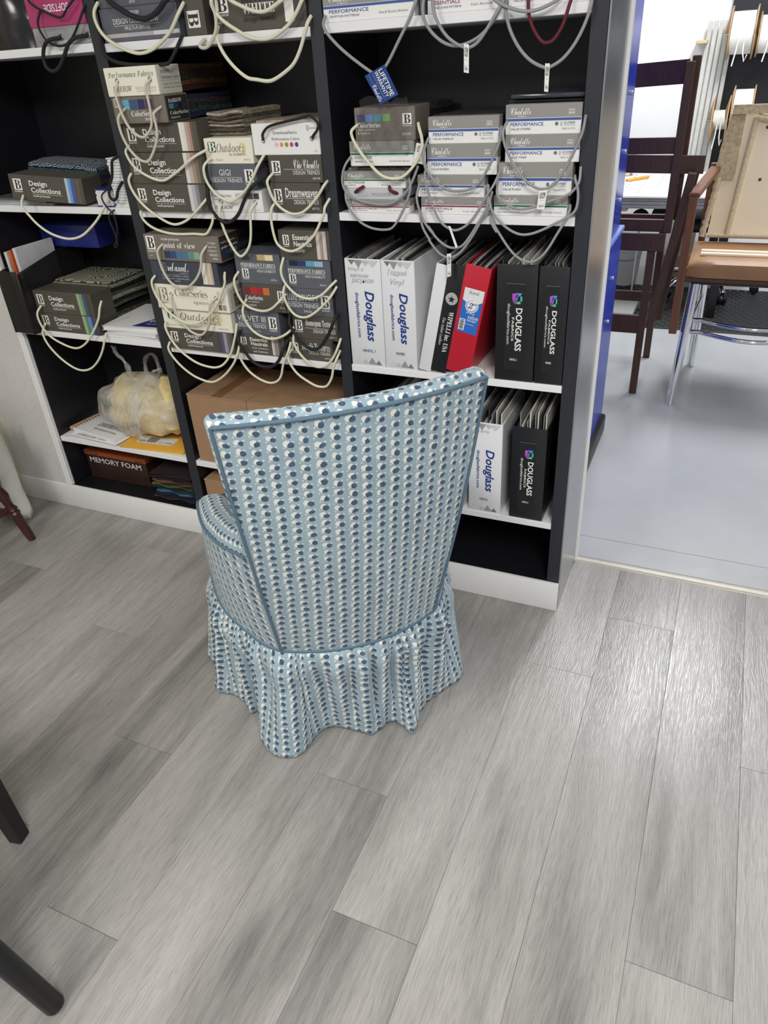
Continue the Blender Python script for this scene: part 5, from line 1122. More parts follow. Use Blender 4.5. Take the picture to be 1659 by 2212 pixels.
# ------------------------------------------------------------------ the upholstered armchair
def chair_fabric():
    t = NT('dotted_stripe_cotton')
    uv = t.n('ShaderNodeUVMap').outputs[0]; s_ = t.sep(uv)
    CW, CH = 0.0288, 0.0214
    wob = t.noise(uv, 38, 2, 0.5); wob2 = t.noise(t.vmath('ADD', uv, (3.1, 7.7, 0.0)), 38, 2, 0.5)
    ed = t.noise(uv, 170, 2, 0.5)
    x = t.math('ADD', s_[0], t.math('MULTIPLY', t.math('SUBTRACT', wob, .5), 0.008))
    y0 = t.math('ADD', s_[1], t.math('MULTIPLY', t.math('SUBTRACT', wob2, .5), 0.010))
    cx = t.math('DIVIDE', x, CW); col = t.math('FLOOR', cx)
    wn = t.n('ShaderNodeTexWhiteNoise', noise_dimensions='1D'); t.put(wn.inputs['W'], col)
    cy = t.math('ADD', t.math('DIVIDE', y0, CH), wn.outputs['Value'])
    row = t.math('FLOOR', cy)
    fx = t.math('MULTIPLY', t.math('FRACT', cx), CW); fy = t.math('MULTIPLY', t.math('FRACT', cy), CH)
    wn2 = t.n('ShaderNodeTexWhiteNoise', noise_dimensions='2D'); t.put(wn2.inputs['Vector'], t.comb(col, row)); rs = t.sep(wn2.outputs['Color'])
    def blob(px, py, rx, ry, jx, jr):
        a = t.math('DIVIDE', t.math('SUBTRACT', fx, t.math('ADD', px, jx)), rx); b = t.math('DIVIDE', t.math('SUBTRACT', fy, py), ry)
        d = t.math('SQRT', t.math('ADD', t.math('MULTIPLY', a, a), t.math('MULTIPLY', b, b)))
        d = t.math('ADD', d, t.math('MULTIPLY', t.math('SUBTRACT', ed, .5), 0.55)); d = t.math('ADD', d, jr)
        return t.mapr(d, 0.94, 1.02, 1.0, 0.0)
    j1 = t.math('MULTIPLY', t.math('SUBTRACT', rs[0], .5), 0.0024); j2 = t.math('MULTIPLY', t.math('SUBTRACT', rs[1], .5), 0.0024)
    r1 = t.math('MULTIPLY', t.math('SUBTRACT', rs[2], .5), 0.22)
    white = blob(0.0094, 0.0120, 0.0060, 0.0068, j1, r1); dark = blob(0.0160, 0.0078, 0.0062, 0.0060, j2, r1)
    tiny = blob(0.0215, 0.0150, 0.0019, 0.0018, j1, 0.0); tiny2 = blob(0.0038, 0.0035, 0.0017, 0.0016, j2, 0.0)
    weave = t.noise(t.mapping(uv, (1400, 900, 1)), 1, 2, 0.6); fade = t.noise(uv, 9, 3, 0.6)
    ground = t.ramp(t.math('ADD', t.math('MULTIPLY', weave, .5), t.math('MULTIPLY', fade, .5)), [(0.35, L3((136, 157, 168))), (0.65, L3((160, 180, 190)))])
    c = t.mix(t.math('MULTIPLY', t.math('MAXIMUM', tiny, tiny2), .8), ground, L3((226, 228, 222)))
    c = t.mix(white, c, L3((222, 222, 214)))
    navy = t.ramp(t.noise(uv, 120, 2, .5), [(0.3, L3((54, 73, 94))), (0.7, L3((78, 98, 120)))])
    c = t.mix(dark, c, navy)
    t.set(c, 0.85, 0, 0.25, Sheen_Weight=0.15)
    t.bump(weave, 0.35, 0.0006)
    return t.m
CHF = chair_fabric()
WELT = pm('slate_blue_welt', (88, 114, 130), 0.8, var=0.08, scale=260, bump=0.4)
CH_ANG = rad(42.0)
ch = thing('armchair', 'light blue dotted-stripe upholstered armchair with a gathered skirt, seen from behind', 'armchair', (-0.504, -0.454, 0.0), CH_ANG)
ZS = 0.315; ZT = 0.973
def back_pt(s, t, off=0.0):
    """outer back: s across -1..1, t up 0..1; off = forward offset"""
    hw = 0.192+0.0665*t+0.004*math.sin(math.pi*t)
    bow = 0.052+0.010*t
    y = -(0.202+0.140*t+0.010*math.sin(math.pi*t))-bow*(1-s*s)
    return Vector((s*hw, y+off, ZS+(ZT-ZS)*t+0.011*(1-s*s)*t**4))
NS, NTT = 28, 30
# outside back panel
P = []; UV = []
for i in range(NTT+1):
    t_ = i/NTT
    P.append([back_pt(-1+2*j/NS, t_) for j in range(NS+1)])
    UV.append([(back_pt(-1+2*j/NS, t_).x*(1.035+0.025*(2*j/NS-1)**2)+0.5, 0.70*t_) for j in range(NS+1)])
b = MB(); b.grid(P, uv=UV); b.build('outside_back', CHF, ch, 80)
# back rest body: thick rounded shell in front of the panel, domed top
def back_loop(t, grow=0.0, lift=0.0, shrink=0.0, th=None):
    th = (0.085-0.038*t) if th is None else th; out = []
    n = 30
    mid = [back_pt(-1+2*j/n, min(t, 1.0)) for j in range(n+1)]
    for j in range(n+1):                       # outer run
        p = mid[j]; s = -1+2*j/n
        out.append(Vector((p.x*(1-shrink*.10), p.y+0.002+shrink*th*.5, p.z+lift)))
    pr = mid[-1]
    for k in range(1, 6):                      # rounded right edge
        a = math.pi*k/6
        out.append(Vector((pr.x*(1-shrink*.10)+0.009*math.sin(a)*(1-shrink), pr.y+0.002+th/2-(th/2)*(1-shrink)*math.cos(a), pr.z+lift)))
    for j in range(n, -1, -1):                 # inner run
        p = mid[j]
        out.append(Vector((p.x*(1-shrink*.10), p.y+th-shrink*th*.5, p.z+lift)))
    pl = mid[0]
    for k in range(1, 6):
        a = math.pi*k/6
        out.append(Vector((pl.x*(1-shrink*.10)-0.009*math.sin(a)*(1-shrink), pl.y+0.002+th/2+(th/2)*(1-shrink)*math.cos(a), pl.z+lift)))
    return out
rows = [back_loop(i/24) for i in range(25)]
for k in range(1, 9):
    a = math.pi/2*k/8
    rows.append(back_loop(1.0, lift=0.013*math.sin(a), shrink=1-math.cos(a)*0.999))
UV = []
for i, r in enumerate(rows):
    acc = 0; u = []
    for j in range(len(r)+1):
        u.append((r[j % len(r)].x*1.0+0.013+(0.5 if j <= 30 else 0.513), 0))
    UV.append(u)
# v by arc length up each column
nv = len(rows); nu = len(rows[0])
for j in range(nu+1):
    v = 0.11
    for i in range(nv):
        if i: v += (rows[i][j % nu]-rows[i-1][j % nu]).length
        UV[i][j] = (UV[i][j][0], v)
b = MB(); b.grid([[tuple(q) for q in r] for r in rows], closed_u=True, uv=UV); b.build('back_rest', CHF, ch, 80)
# welts round the outside back
def welt(pts, r=0.0036, name='welt'):
    b = MB(); b.tube(pts, r, 8); return b.build(name, WELT, ch, 80)
welt([back_pt(-1, i/24)+Vector((-0.002, -0.001, 0)) for i in range(25)])
welt([back_pt(1, i/24)+Vector((0.002, -0.001, 0)) for i in range(25)])
welt([back_pt(-1+2*j/40, 1)+Vector((0, -0.002, 0.001)) for j in range(41)], 0.0042)
# seam outline (left half, back corner to the front), then mirrored
SEAM = [(-0.192, -0.203), (-0.222, -0.172), (-0.252, -0.118), (-0.290, -0.028), (-0.306, 0.040), (-0.312, 0.12), (-0.308, 0.20), (-0.285, 0.250), (-0.20, 0.275), (-0.10, 0.285), (0, 0.288)]
half = [Vector((x, y, ZS)) for x, y in SEAM]
full = half+[Vector((-p.x, p.y, p.z)) for p in half[-2::-1]]
seam_front = spline(full, 6)
seam_back = [back_pt(-1+2*j/30, 0) for j in range(31)]
seam_loop = seam_front+seam_back[::-1][1:-1]     # closed: left corner -> front -> right corner -> back
# which way round: seam_front goes left-back -> front -> right-back, then the back run right -> left
wl_ = MB(); wl_.tube([p+Vector((0, 0, 0.0)) for p in seam_loop], 0.0045, 8, closed=True); wl_.build('welt', WELT, ch, 80)
# arm outer panels, arm rolls and their welts
ARMW = [(-0.219, -0.258, 0.622), (-0.252, -0.188, 0.606), (-0.284, -0.100, 0.588), (-0.305, 0.015, 0.566), (-0.308, 0.125, 0.552), (-0.303, 0.185, 0.540), (-0.285, 0.215, 0.500), (-0.284, 0.235, 0.41), (-0.285, 0.250, ZS)]
LOWP = [(-0.192, -0.203), (-0.222, -0.172), (-0.252, -0.118), (-0.290, -0.028), (-0.306, 0.040), (-0.312, 0.12), (-0.310, 0.18), (-0.300, 0.228), (-0.285, 0.250)]
for sg, nm in ((1, 'l'), (-1, 'r')):
    upc = spline(ARMW, 5); lo = spline([(x, y, ZS) for x, y in LOWP], 5)
    rows = []; UV = []; acc = [0]
    for k in range(1, len(lo)): acc.append(acc[-1]+(lo[k]-lo[k-1]).length)
    nr = 10
    for i in range(nr+1):
        f = i/nr; row = []; u = []
        for k in range(len(lo)):
            p = lo[k].lerp(upc[k], f); bul = 0.006*math.sin(math.pi*f)
            row.append((sg*(p.x-bul), p.y, p.z)); u.append((acc[k]*1.0+0.02, p.z))
        rows.append(row); UV.append(u)
    if sg < 0: rows = rows[::-1]; UV = UV[::-1]
    b = MB(); b.grid(rows, uv=UV); b.build('outside_arm', CHF, ch, 80)
    # arm roll: lofted section along the welt line, rounded over to the inside, closed at the front
    path = spline(ARMW[:6], 6); sec = []; n = len(path); rows = []; UV = []; run = 0
    for k, p in enumerate(path):
        if k: run += (p-path[k-1]).length
        f = k/(n-1); wd = 0.070+0.012*math.sin(math.pi*f); hh = 0.026+0.006*math.sin(math.pi*f)
        if f > 0.86: kk = math.sqrt(max(0.02, 1-((f-0.86)/0.14)**2)); wd *= kk; hh *= kk
        d = (path[min(k+1, n-1)]-path[max(k-1, 0)]); d.z = 0; d.normalize(); nin = Vector((d.y, -d.x, 0))
        if nin.x < 0: nin = -nin
        row = []; u = []
        for m in range(13):
            a = math.pi*m/12
            q = p+nin*(wd/2*(1-math.cos(a)))+Vector((0, 0, hh*math.sin(a)-0.0*m))
            row.append((sg*q.x, q.y, q.z)); u.append((0.3+0.135*m/12, run*1.0))
        for m in range(1, 5):
            q = p+nin*(wd-0.004*m)+Vector((0, 0, -(p.z-0.40)*m/4)); row.append((sg*q.x, q.y, q.z)); u.append((0.43+0.03*m, run))
        rows.append(row); UV.append(u)
    if sg < 0: rows = rows[::-1]; UV = UV[::-1]
    b = MB(); b.grid(rows, uv=UV); b.build('arm', CHF, ch, 80)
    # front face of the arm
    fr = [Vector((sg*p.x, p.y+0.002, p.z)) for p in spline(ARMW[5:], 4)]; inn = [Vector((q.x*0.76, q.y-0.004, q.z+0.012*(1-i/(len(fr)-1)))) for i, q in enumerate(fr)]
    b = MB(); b.grid([fr, inn] if sg > 0 else [inn, fr], uv=[[(0.0, q.z) for q in fr], [(0.07, q.z) for q in fr]]); b.build('arm_front', CHF, ch, 80)
    welt([(sg*(p.x-0.002), p.y, p.z+0.001) for p in upc], 0.0038)
# seat: deck and loose cushion (mostly hidden behind the back)
rows = []; UV = []
for i in range(9):
    a = math.pi*i/8; zz = 0.405+0.055*math.cos(a)*-1; k = 0.93+0.07*math.sin(a)
    lp = [(-0.205, -0.13), (-0.225, 0.0), (-0.228, 0.15), (-0.215, 0.262), (0, 0.285), (0.215, 0.262), (0.228, 0.15), (0.225, 0.0), (0.205, -0.13), (0, -0.15)]
    sp_ = spline([(x*k, (y-0.06)*k+0.06, zz) for x, y in lp], 4, True); rows.append(sp_); UV.append([(q.x+.5, q.y+zz) for q in sp_]+[(sp_[0].x+.5, sp_[0].y+zz)])
b = MB(); b.grid(rows, closed_u=True, uv=UV); m_ = len(rows[0]); b.add(rows[-1], [tuple(range(m_))]); b.uv[len(b.f)-1] = [(q.x+.5, q.y) for q in rows[-1]]; b.add(rows[0], [tuple(range(m_))[::-1]]); b.uv[len(b.f)-1] = [(0, 0)]*m_
b.build('seat_cushion', CHF, ch, 60)
b = MB(); q_ = [(p.x*0.97, p.y*0.97, ZS) for p in seam_loop]; k = len(q_); b.add(q_+[(x, y, 0.352) for x, y, z in q_], [tuple(range(k, 2*k)), tuple(range(k))[::-1]]+[(i, (i+1) % k, k+(i+1) % k, k+i) for i in range(k)])
for fi in range(len(b.f)): b.uv[fi] = [(b.v[vi][0]+.5, b.v[vi][1]+b.v[vi][2]) for vi in b.f[fi]]
b.build('seat_deck', CHF, ch, 40)
# gathered skirt: hem outline as it lies on the floor, from the back left corner round
HEMB = [(-0.368, 0.085), (-0.362, 0.045), (-0.325, 0.020), (-0.296, -0.030), (-0.292, -0.064), (-0.262, -0.066), (-0.258, -0.100), (-0.282, -0.165), (-0.258, -0.228), (-0.218, -0.252), (-0.182, -0.243), (-0.140, -0.203), (-0.100, -0.192), (-0.055, -0.217), (-0.012, -0.252), (0.018, -0.248), (0.042, -0.232), (0.070, -0.246), (0.092, -0.290), (0.112, -0.270), (0.135, -0.232), (0.170, -0.202), (0.205, -0.188), (0.250, -0.170), (0.290, -0.152), (0.312, -0.110), (0.318, -0.05), (0.345, 0.0), (0.335, 0.05), (0.366, 0.09)]
HEMF = [(0.345, 0.14), (0.372, 0.20), (0.335, 0.26), (0.335, 0.33), (0.25, 0.31), (0.21, 0.355), (0.14, 0.325), (0.09, 0.362), (0.02, 0.33), (-0.05, 0.365), (-0.11, 0.328), (-0.18, 0.36), (-0.24, 0.315), (-0.32, 0.335), (-0.338, 0.27), (-0.374, 0.21), (-0.348, 0.14)]
hem = spline([(x, y, 0) for x, y in HEMB+HEMF], 10, True)
NH = 520
def resample(lp, n):
    L_ = [0]
    for i in range(len(lp)): L_.append(L_[-1]+(lp[(i+1) % len(lp)]-lp[i]).length)
    out = []; k = 0
    for i in range(n):
        s = L_[-1]*i/n
        while L_[k+1] < s: k += 1
        f = (s-L_[k])/max(L_[k+1]-L_[k], 1e-9); out.append(lp[k].lerp(lp[(k+1) % len(lp)], f))
    return out, L_[-1]
hemr, HL = resample(hem, NH)
# match every hem point to the seam by angle about the chair's middle
seam_lp, _ = resample(seam_loop, 800)
def ang(p): return math.atan2((p.y-0.02)*1.0, p.x)
sa = sorted((ang(p), p) for p in seam_lp)
import bisect
keys = [a for a, _ in sa]
def seam_at(a):
    i = bisect.bisect(keys, a) % len(sa); a1, p1 = sa[i]; a0, p0 = sa[i-1]; d = (a1-a0) % (2*math.pi); f = ((a-a0) % (2*math.pi))/d if d > 1e-9 else 0
    return p0.lerp(p1, min(1, f))
angs = []; prevA = None
for p in hemr:
    a = ang(p); angs.append(a)
# smooth the angles so folds gather at the seam without crossing
un = [angs[0]]
for a in angs[1:]:
    d = (a-un[-1]+math.pi) % (2*math.pi)-math.pi; un.append(un[-1]+d)
tot = un[-1]-un[0]; sgn = 1 if tot > 0 else -1
for _ in range(6):
    ext = [(un[(i-1) % NH]-(sgn*2*math.pi if i == 0 else 0), un[i], un[(i+1) % NH]+(sgn*2*math.pi if i == NH-1 else 0)) for i in range(NH)]
    un = [sum(e_)/3 for e_ in ext]
for i in range(1, NH):
    if sgn*(un[i]-un[i-1]) < 0.0005: un[i] = un[i-1]+sgn*0.0005
NV = 26; rows = []; UV = []
for r in range(NV+1):
    f = r/NV; row = []; u = []
    for i in range(NH):
        s = seam_at(((un[i]+math.pi) % (2*math.pi))-math.pi); h = hemr[i]
        out = Vector((s.x, s.y-0.02, 0)); out.normalize()
        g = f**1.25
        p = Vector((s.x+(h.x-s.x)*g, s.y+(h.y-s.y)*g, 0))
        a1 = i*math.pi*68/NH+2.1*math.sin(i*.07)+0.9*math.sin(i*.23); am = 0.55+0.45*math.sin(i*.041+1.0)*math.sin(i*.013)
        gath = (abs(math.sin(a1))-0.64)*0.030*am*min(1, f*6)*max(0.22, 1-1.1*f)
        a2 = i*math.pi*30/NH+1.6*math.sin(i*.045)
        gath += (abs(math.sin(a2))-0.64)*0.030*math.sin(math.pi*min(1, f*1.05+.05))*min(1, f*5)
        puff = 0.010*math.sin(math.pi*min(1, f*3.0))
        p += out*(gath+puff+0.001)
        rec = (h.xy.length-0.24)
        hz = 0.003+max(0, min(0.012, (0.23-h.xy.length)*0.10))
        z = ZS-0.003+(hz-ZS+0.003)*f
        row.append((p.x, p.y, z)); u.append((HL*i/NH, -0.33*f))
    u.append((HL, -0.33*f)); rows.append(row); UV.append(u)
b = MB(); b.grid(rows, closed_u=True, uv=UV); sk = b.build('skirt', CHF, ch, 80)
sm = sk.modifiers.new('thickness', 'SOLIDIFY'); sm.thickness = 0.0015; sm.offset = -1
for (x, y) in ((-0.16, -0.13), (0.16, -0.13), (-0.22, 0.2), (0.22, 0.2)):
    b = MB(); b.bar((x, y, 0.0), (x, y, 0.315), 0.035, 0.035, taper=1.2); b.build('leg', pm('hidden_beech', (120, 84, 54), 0.5), ch, 30)
# ------------------------------------------------------------------ things at the left and bottom edges
DKWOOD = pm('dark_walnut', (70, 44, 32), 0.35, var=0.25, scale=16, stretch=(6, 6, 0.6))
REDWOOD = pm('cherry_brown', (66, 33, 26), 0.3, var=0.2, scale=16)
# turned chair at the far left: four splayed legs, stretchers and a seat (seat above the frame edge)
tc = thing('turned_chair', 'cherry-brown wooden chair with turned legs at the far left', 'chair', (-2.02, -0.47, 0))
def turned_leg(a, b_):
    q = MB(); pr = [(0.0135, 0), (0.0165, .03), (0.0185, .10), (0.0185, .125), (0.0225, .132), (0.0165, .142), (0.022, .15), (0.0145, .165), (0.0165, .19), (0.0215, .215), (0.015, .245), (0.0145, .252), (0.019, .262), (0.0295, .29), (0.030, .325), (0.017, .352), (0.0155, .38), (0.02, .42), (0.016, .47)]
    d = Vector(b_)-Vector(a); k = d.length/0.47; q.lathe([(r, h*k) for r, h in pr], a, d, 18); return q
for sx, sy in ((1, 1), (-1, 1), (1, -1), (-1, -1)):
    turned_leg((0.075*sx if False else (0.066 if sx > 0 else -0.40), 0.224 if sy > 0 else -0.20, 0.0), (0.0 if sx > 0 else -0.33, 0.16 if sy > 0 else -0.14, 0.45)).build('leg', REDWOOD, tc, 60)
for a, b_ in (((0.048, 0.208, 0.115), (-0.38, 0.208, 0.115)), ((0.04, 0.20, 0.15), (0.04, -0.18, 0.15)), ((-0.375, 0.20, 0.15), (-0.375, -0.18, 0.15))):
    q = MB(); v = Vector(b_)-Vector(a); L_ = v.length; q.lathe([(0.009, 0), (0.012, L_*.12), (0.0155, L_*.2), (0.010, L_*.27), (0.014, L_*.5), (0.010, L_*.73), (0.0155, L_*.8), (0.012, L_*.88), (0.009, L_)], a, v, 14); q.build('stretcher', REDWOOD, tc, 60)
q = MB(); q.bbox(-0.40, 0.03, -0.19, 0.21, 0.45, 0.485, 0.012, 3); q.build('seat', REDWOOD, tc, 40)
for x_ in (-0.38, -0.25, -0.12, 0.01):
    q = MB(); q.tube([(x_, -0.17, 0.484), (x_, -0.25, 0.9)], 0.011, 10); q.build('spindle', REDWOOD, tc, 60)
q = MB(); q.bar((-0.41, -0.25, 0.93), (0.04, -0.25, 0.93), 0.02, 0.07); q.build('top_rail', REDWOOD, tc, 30)
# pale cloth hanging down behind the turned leg
b = MB(); rows = []
for i in range(15):
    f = i/14; rows.append([(-2.055-0.165*j/22-0.045*f, -0.150+0.024*math.sin(j*1.1+f*2.4)+0.014*math.sin(j*2.7+f), 0.014+0.012*math.sin(j*1.7)*(1-f)+0.435*f) for j in range(23)])
b.grid(rows); o = b.build('draped_cloth', pm('pale_linen', (206, 208, 200), 0.9, var=0.05, bump=0.3), None, 80); so = o.modifiers.new('thickness', 'SOLIDIFY'); so.thickness = 0.002
tag(o, 'pale linen cloth hanging down behind the turned chair leg', 'cloth')
# black chair with square tapered legs: only one leg reaches into the picture
be = thing('dining_chair', 'black wooden chair whose tapered square leg enters at the left edge', 'chair', (-1.155, -1.385, 0), rad(12))
for x_, y_ in ((0.20, 0.13), (-0.22, 0.13), (0.20, -0.30), (-0.22, -0.30)):
    q = MB(); q.bar((x_, y_, 0.0), (x_-(0.012 if x_ > 0 else -0.012), y_-0.012, 0.44), 0.034, 0.034, taper=1.45, bev=0.003); q.build('leg', BLKPAINT, be, 30)
q = MB(); q.bbox(-0.25, 0.22, -0.33, 0.16, 0.441, 0.49, 0.01, 2); q.build('seat', BLKPAINT, be, 40)
for x_ in (-0.22, 0.19):
    q = MB(); q.bar((x_, -0.31, 0.488), (x_, -0.36, 0.95), 0.034, 0.03); q.build('back_post', BLKPAINT, be, 30)
q = MB(); q.bar((-0.24, -0.365, 0.90), (0.21, -0.365, 0.90), 0.025, 0.10); q.build('back_rail', BLKPAINT, be, 30)
# black stool with round splayed legs at the bottom left corner
se = thing('stool', 'black stool with round splayed legs at the bottom left corner', 'stool', (-0.98, -1.63, 0))
for (fx, fy) in ((0.345, 0.172), (-0.30, 0.20), (0.30, -0.33), (-0.30, -0.33)):
    q = MB(); a = Vector((fx, fy, 0.0)); t_ = Vector((fx*0.45, fy*0.75, 0.50)); d = (t_-a).normalized()
    q.tube([a, a+d*0.006, a.lerp(t_, .5), t_], [0.0175, 0.0195, 0.0215, 0.0235], 18); q.build('leg', BLKPL, se, 60)
q = MB(); q.lathe([(0.001, 0.455), (0.16, 0.455), (0.175, 0.47), (0.175, 0.50), (0.16, 0.515), (0.001, 0.52)], (0, -0.05, 0), (0, 0, 1), 32); q.build('seat', BLKPL, se, 40)

# ------------------------------------------------------------------ the workshop through the doorway
bwl = MB(); bwl.box(-3.0, 4.0, 4.30, 4.4, 0, 2.9)
struct(bwl.build('wall_back', WALLW, None, 0), 'white back wall of the workshop')
# blue steel cabinet just behind the doorway edge
ce = thing('steel_cabinet', 'glossy blue steel cabinet just inside the doorway, on a black base', 'cabinet', (-0.40, 0.62, 0))
b = MB(); b.bbox(-0.28, 0.332, 0.0, 0.70, 0.0, 0.085, 0.012, 2); b.build('base', BLKPL, ce, 40)
b = MB(); b.bbox(-0.28, 0.316, 0.01, 0.68, 0.0855, 0.885, 0.008, 2); b.build('lower_body', BLUEP, ce, 40)
b = MB(); b.bbox(-0.28, 0.312, 0.012, 0.62, 0.889, 2.1, 0.008, 2); b.build('upper_body', BLUEP, ce, 40)
b = MB(); b.bbox(-0.28, 0.322, 0.0, 0.69, 0.868, 0.886, 0.004, 2); b.build('ledge', pm('pale_blue_edge', (120, 140, 214), 0.3), ce, 40)
for z_ in (0.55, 0.72, 1.0, 1.16, 1.34):
    b = MB(); b.lathe([(0.007, 0), (0.007, 0.003), (0.004, 0.005)], (0.316 if z_ < .88 else 0.312, 0.54, z_), (1, 0, 0), 12); b.build('rivet', STEEL, ce, 60)
# stacked dark wooden chair frames
def frame_chair(label, name, legs, rails, mat=DKWOOD, sec=0.034):
    x_, y_, z_ = legs[0][0]; e = thing('chair_frame', label, 'chair', (x_, y_, 0.0 if z_ < .05 else z_), 0, 'stacked dark wooden chair frames'); L_ = Vector(e.location)
    for a, b_ in legs:
        q = MB(); q.bar(Vector(a)-L_, Vector(b_)-L_, sec, sec*.8, bev=0.003); q.build('post', mat, e, 30)
    for a, b_, h_, t_, bow in rails:
        a, b_ = Vector(a)-L_, Vector(b_)-L_; q = MB(); rows = []
        for i in range(13):
            f = i/12; p = a.lerp(b_, f)+Vector((0, bow*math.sin(math.pi*f), 0)); rows.append([p+Vector((0, -t_/2, -h_/2)), p+Vector((0, t_/2, -h_/2)), p+Vector((0, t_/2, h_/2)), p+Vector((0, -t_/2, h_/2))])
        q.grid(rows, closed_u=True); q.add(rows[0], [(0, 1, 2, 3)]); q.add(rows[-1], [(3, 2, 1, 0)]); q.build('rail', mat, e, 40)
    return e
frame_chair('dark wooden chair frame standing on the grey floor, lowest of the stack', 'a',
    [((-0.007, 1.784, 0), (-0.007, 1.784, 0.685)), ((-0.002, 2.30, 0), (-0.002, 2.24, 0.685)), ((-0.43, 1.784, 0), (-0.43, 1.784, 0.685)), ((-0.43, 2.30, 0), (-0.43, 2.24, 0.685))],
    [((-0.024, 1.79, 0.345), (-0.415, 1.79, 0.345), 0.085, 0.018, 0), ((-0.024, 2.29, 0.335), (-0.415, 2.29, 0.335), 0.05, 0.018, 0), ((-0.46, 1.775, 0.722), (0.045, 1.775, 0.722), 0.072, 0.022, 0), ((-0.46, 2.25, 0.722), (0.02, 2.25, 0.722), 0.06, 0.022, 0)])
frame_chair('dark wooden chair frame leaning on the lowest one, slanted posts', 'b',
    [((0.030, 1.745, 0.345), (0.118, 1.745, 1.01)), ((0.045, 2.02, 0.30), (0.118, 2.02, 0.99)), ((-0.50, 1.745, 0.345), (-0.44, 1.745, 1.01))],
    [((-0.44, 1.83, 1.045), (0.155, 1.83, 1.03), 0.070, 0.020, -0.02)])
frame_chair('dark wooden chair frame with drilled curved top rail, highest of the stack', 'c',
    [((0.047, 1.784, 0.762), (0.047, 1.784, 1.408)), ((0.062, 1.88, 0.80), (0.062, 1.88, 1.425)), ((-0.43, 1.784, 0.762), (-0.43, 1.784, 1.408))],
    [((-0.42, 1.815, 1.352), (0.040, 1.815, 1.372), 0.085, 0.020, 0.045), ((-0.42, 1.80, 1.107), (0.040, 1.80, 1.107), 0.062, 0.02, 0.0), ((-0.46, 1.80, 0.789), (0.04, 1.80, 0.789), 0.05, 0.022, 0)])
# chrome stool carrying the stripped armchair
st = thing('chrome_stool', 'chrome tube stool carrying the stripped armchair', 'stool', (0.45, 1.97, 0))
for (ax, ay, bx, by) in ((-0.272, -0.273, -0.252, -0.235), (-0.221, 0.257, -0.222, 0.21), (0.30, -0.27, 0.26, -0.23), (0.30, 0.26, 0.26, 0.21)):
    q = MB(); q.tube([(ax, ay, 0), (ax, ay, 0.004), ((ax+bx)/2, (ay+by)/2, .28), (bx, by, 0.565)], [0.0205, 0.0215, 0.0215, 0.0215], 20); q.build('leg', CHROME, st, 60)
for zz in (0.335, 0.375):
    q = MB(); q.tube([(-0.245, -0.24+0.05*(zz > .35), zz+0.012)]+[(-0.20+0.44*k/10, -0.20-0.09*math.sin(math.pi*k/10)+0.05*(zz > .35), zz) for k in range(11)], 0.010, 12); q.build('foot_rail', CHROME, st, 60)
q = MB(); q.tube([(-0.262, -0.25, 0.345), (-0.222, 0.22, 0.39)], 0.010, 12); q.build('side_rail', CHROME, st, 60)
q = MB(); q.bbox(-0.27, 0.27, -0.24, 0.24, 0.558, 0.574, 0.006, 2); q.build('seat_plate', pm('dark_mahogany', (62, 30, 26), 0.4), st, 40)
# stripped armchair
LEATH = pm('tan_leather', (150, 110, 74), 0.5, var=0.14, scale=9, bump=0.12)
PLY = pm('pale_backing_board', (250, 236, 206), 0.75, var=0.03, scale=5)
BURL = pm('burlap', (200, 182, 148), 0.95, var=0.28, scale=60, bump=1.0, bdist=0.004)
ROPE = pm('edge_roll', (224, 208, 176), 0.95, var=0.16, scale=90, bump=1.0, bdist=0.003)
BRN = pm('mid_walnut', (108, 66, 42), 0.35, var=0.22, scale=14, stretch=(6, 6, 0.6))
ac = thing('stripped_armchair', 'armchair stripped to its backing board and tan leather seat, on the chrome stool', 'armchair', (0.45, 1.70, 0.5755))
A = lambda x, y, z: (x-0.45, y-1.70, z-0.5755)
q = MB(); q.bar(A(0.139, 1.70, 0.345), A(0.139, 1.70, 0.925), 0.034, 0.034, bev=0.003); q.build('front_post', BRN, ac, 30)
q = MB(); q.bar(A(0.80, 1.70, 0.345), A(0.80, 1.70, 0.925), 0.034, 0.034, bev=0.003); q.build('front_post', BRN, ac, 30)
for x_ in (0.139, 0.80):
    q = MB(); q.bar(A(x_, 1.69, 0.930), A(x_+(0.055 if x_ < .5 else -0.05), 2.12, 0.975), 0.045, 0.022, bev=0.004); q.build('arm_rest', BRN, ac, 30)
    q = MB(); q.bar(A(x_+(0.045 if x_ < .5 else -.045), 2.12, 0.36), A(x_+(0.045 if x_ < .5 else -.045), 2.20, 0.99), 0.03, 0.03, bev=0.003); q.build('rear_post', BRN, ac, 30)
q = MB(); q.bar(A(0.155, 1.715, 0.585), A(0.79, 1.715, 0.585), 0.022, 0.018); q.build('seat_rail', DKWOOD, ac, 30)
# leather-covered seat front, dished on top
b = MB(); rows = []
for i in range(17):
    f = i/16; x_ = 0.158+0.62*f; e_ = 0.018*(max(0, 1-f*9)**2+max(0, 1-(1-f)*9)**2)
    rows.append([A(x_, y_, z_) for y_, z_ in ((1.702+e_, 0.596), (1.696+e_, 0.635), (1.700+e_, 0.655-e_), (1.725, 0.668-e_), (1.76, 0.672-e_), (2.10, 0.664), (2.12, 0.60))])
b.grid(rows, closed_u=True); b.add(rows[0], [tuple(range(7))]); b.add(rows[-1], [tuple(range(7))[::-1]]); b.build('seat', LEATH, ac, 50)
for y_, z_, r_ in ((1.79, 0.677, 0.009), (1.85, 0.676, 0.009)):
    q = MB(); q.tube([A(0.20, y_, z_), A(0.77, y_-.004, z_)], r_, 8); q.build('edge_roll', PLY, ac, 60)
def lean(x_, z_, d=0.0): return A(x_, 2.10+0.16*(z_-0.68)-d, z_)
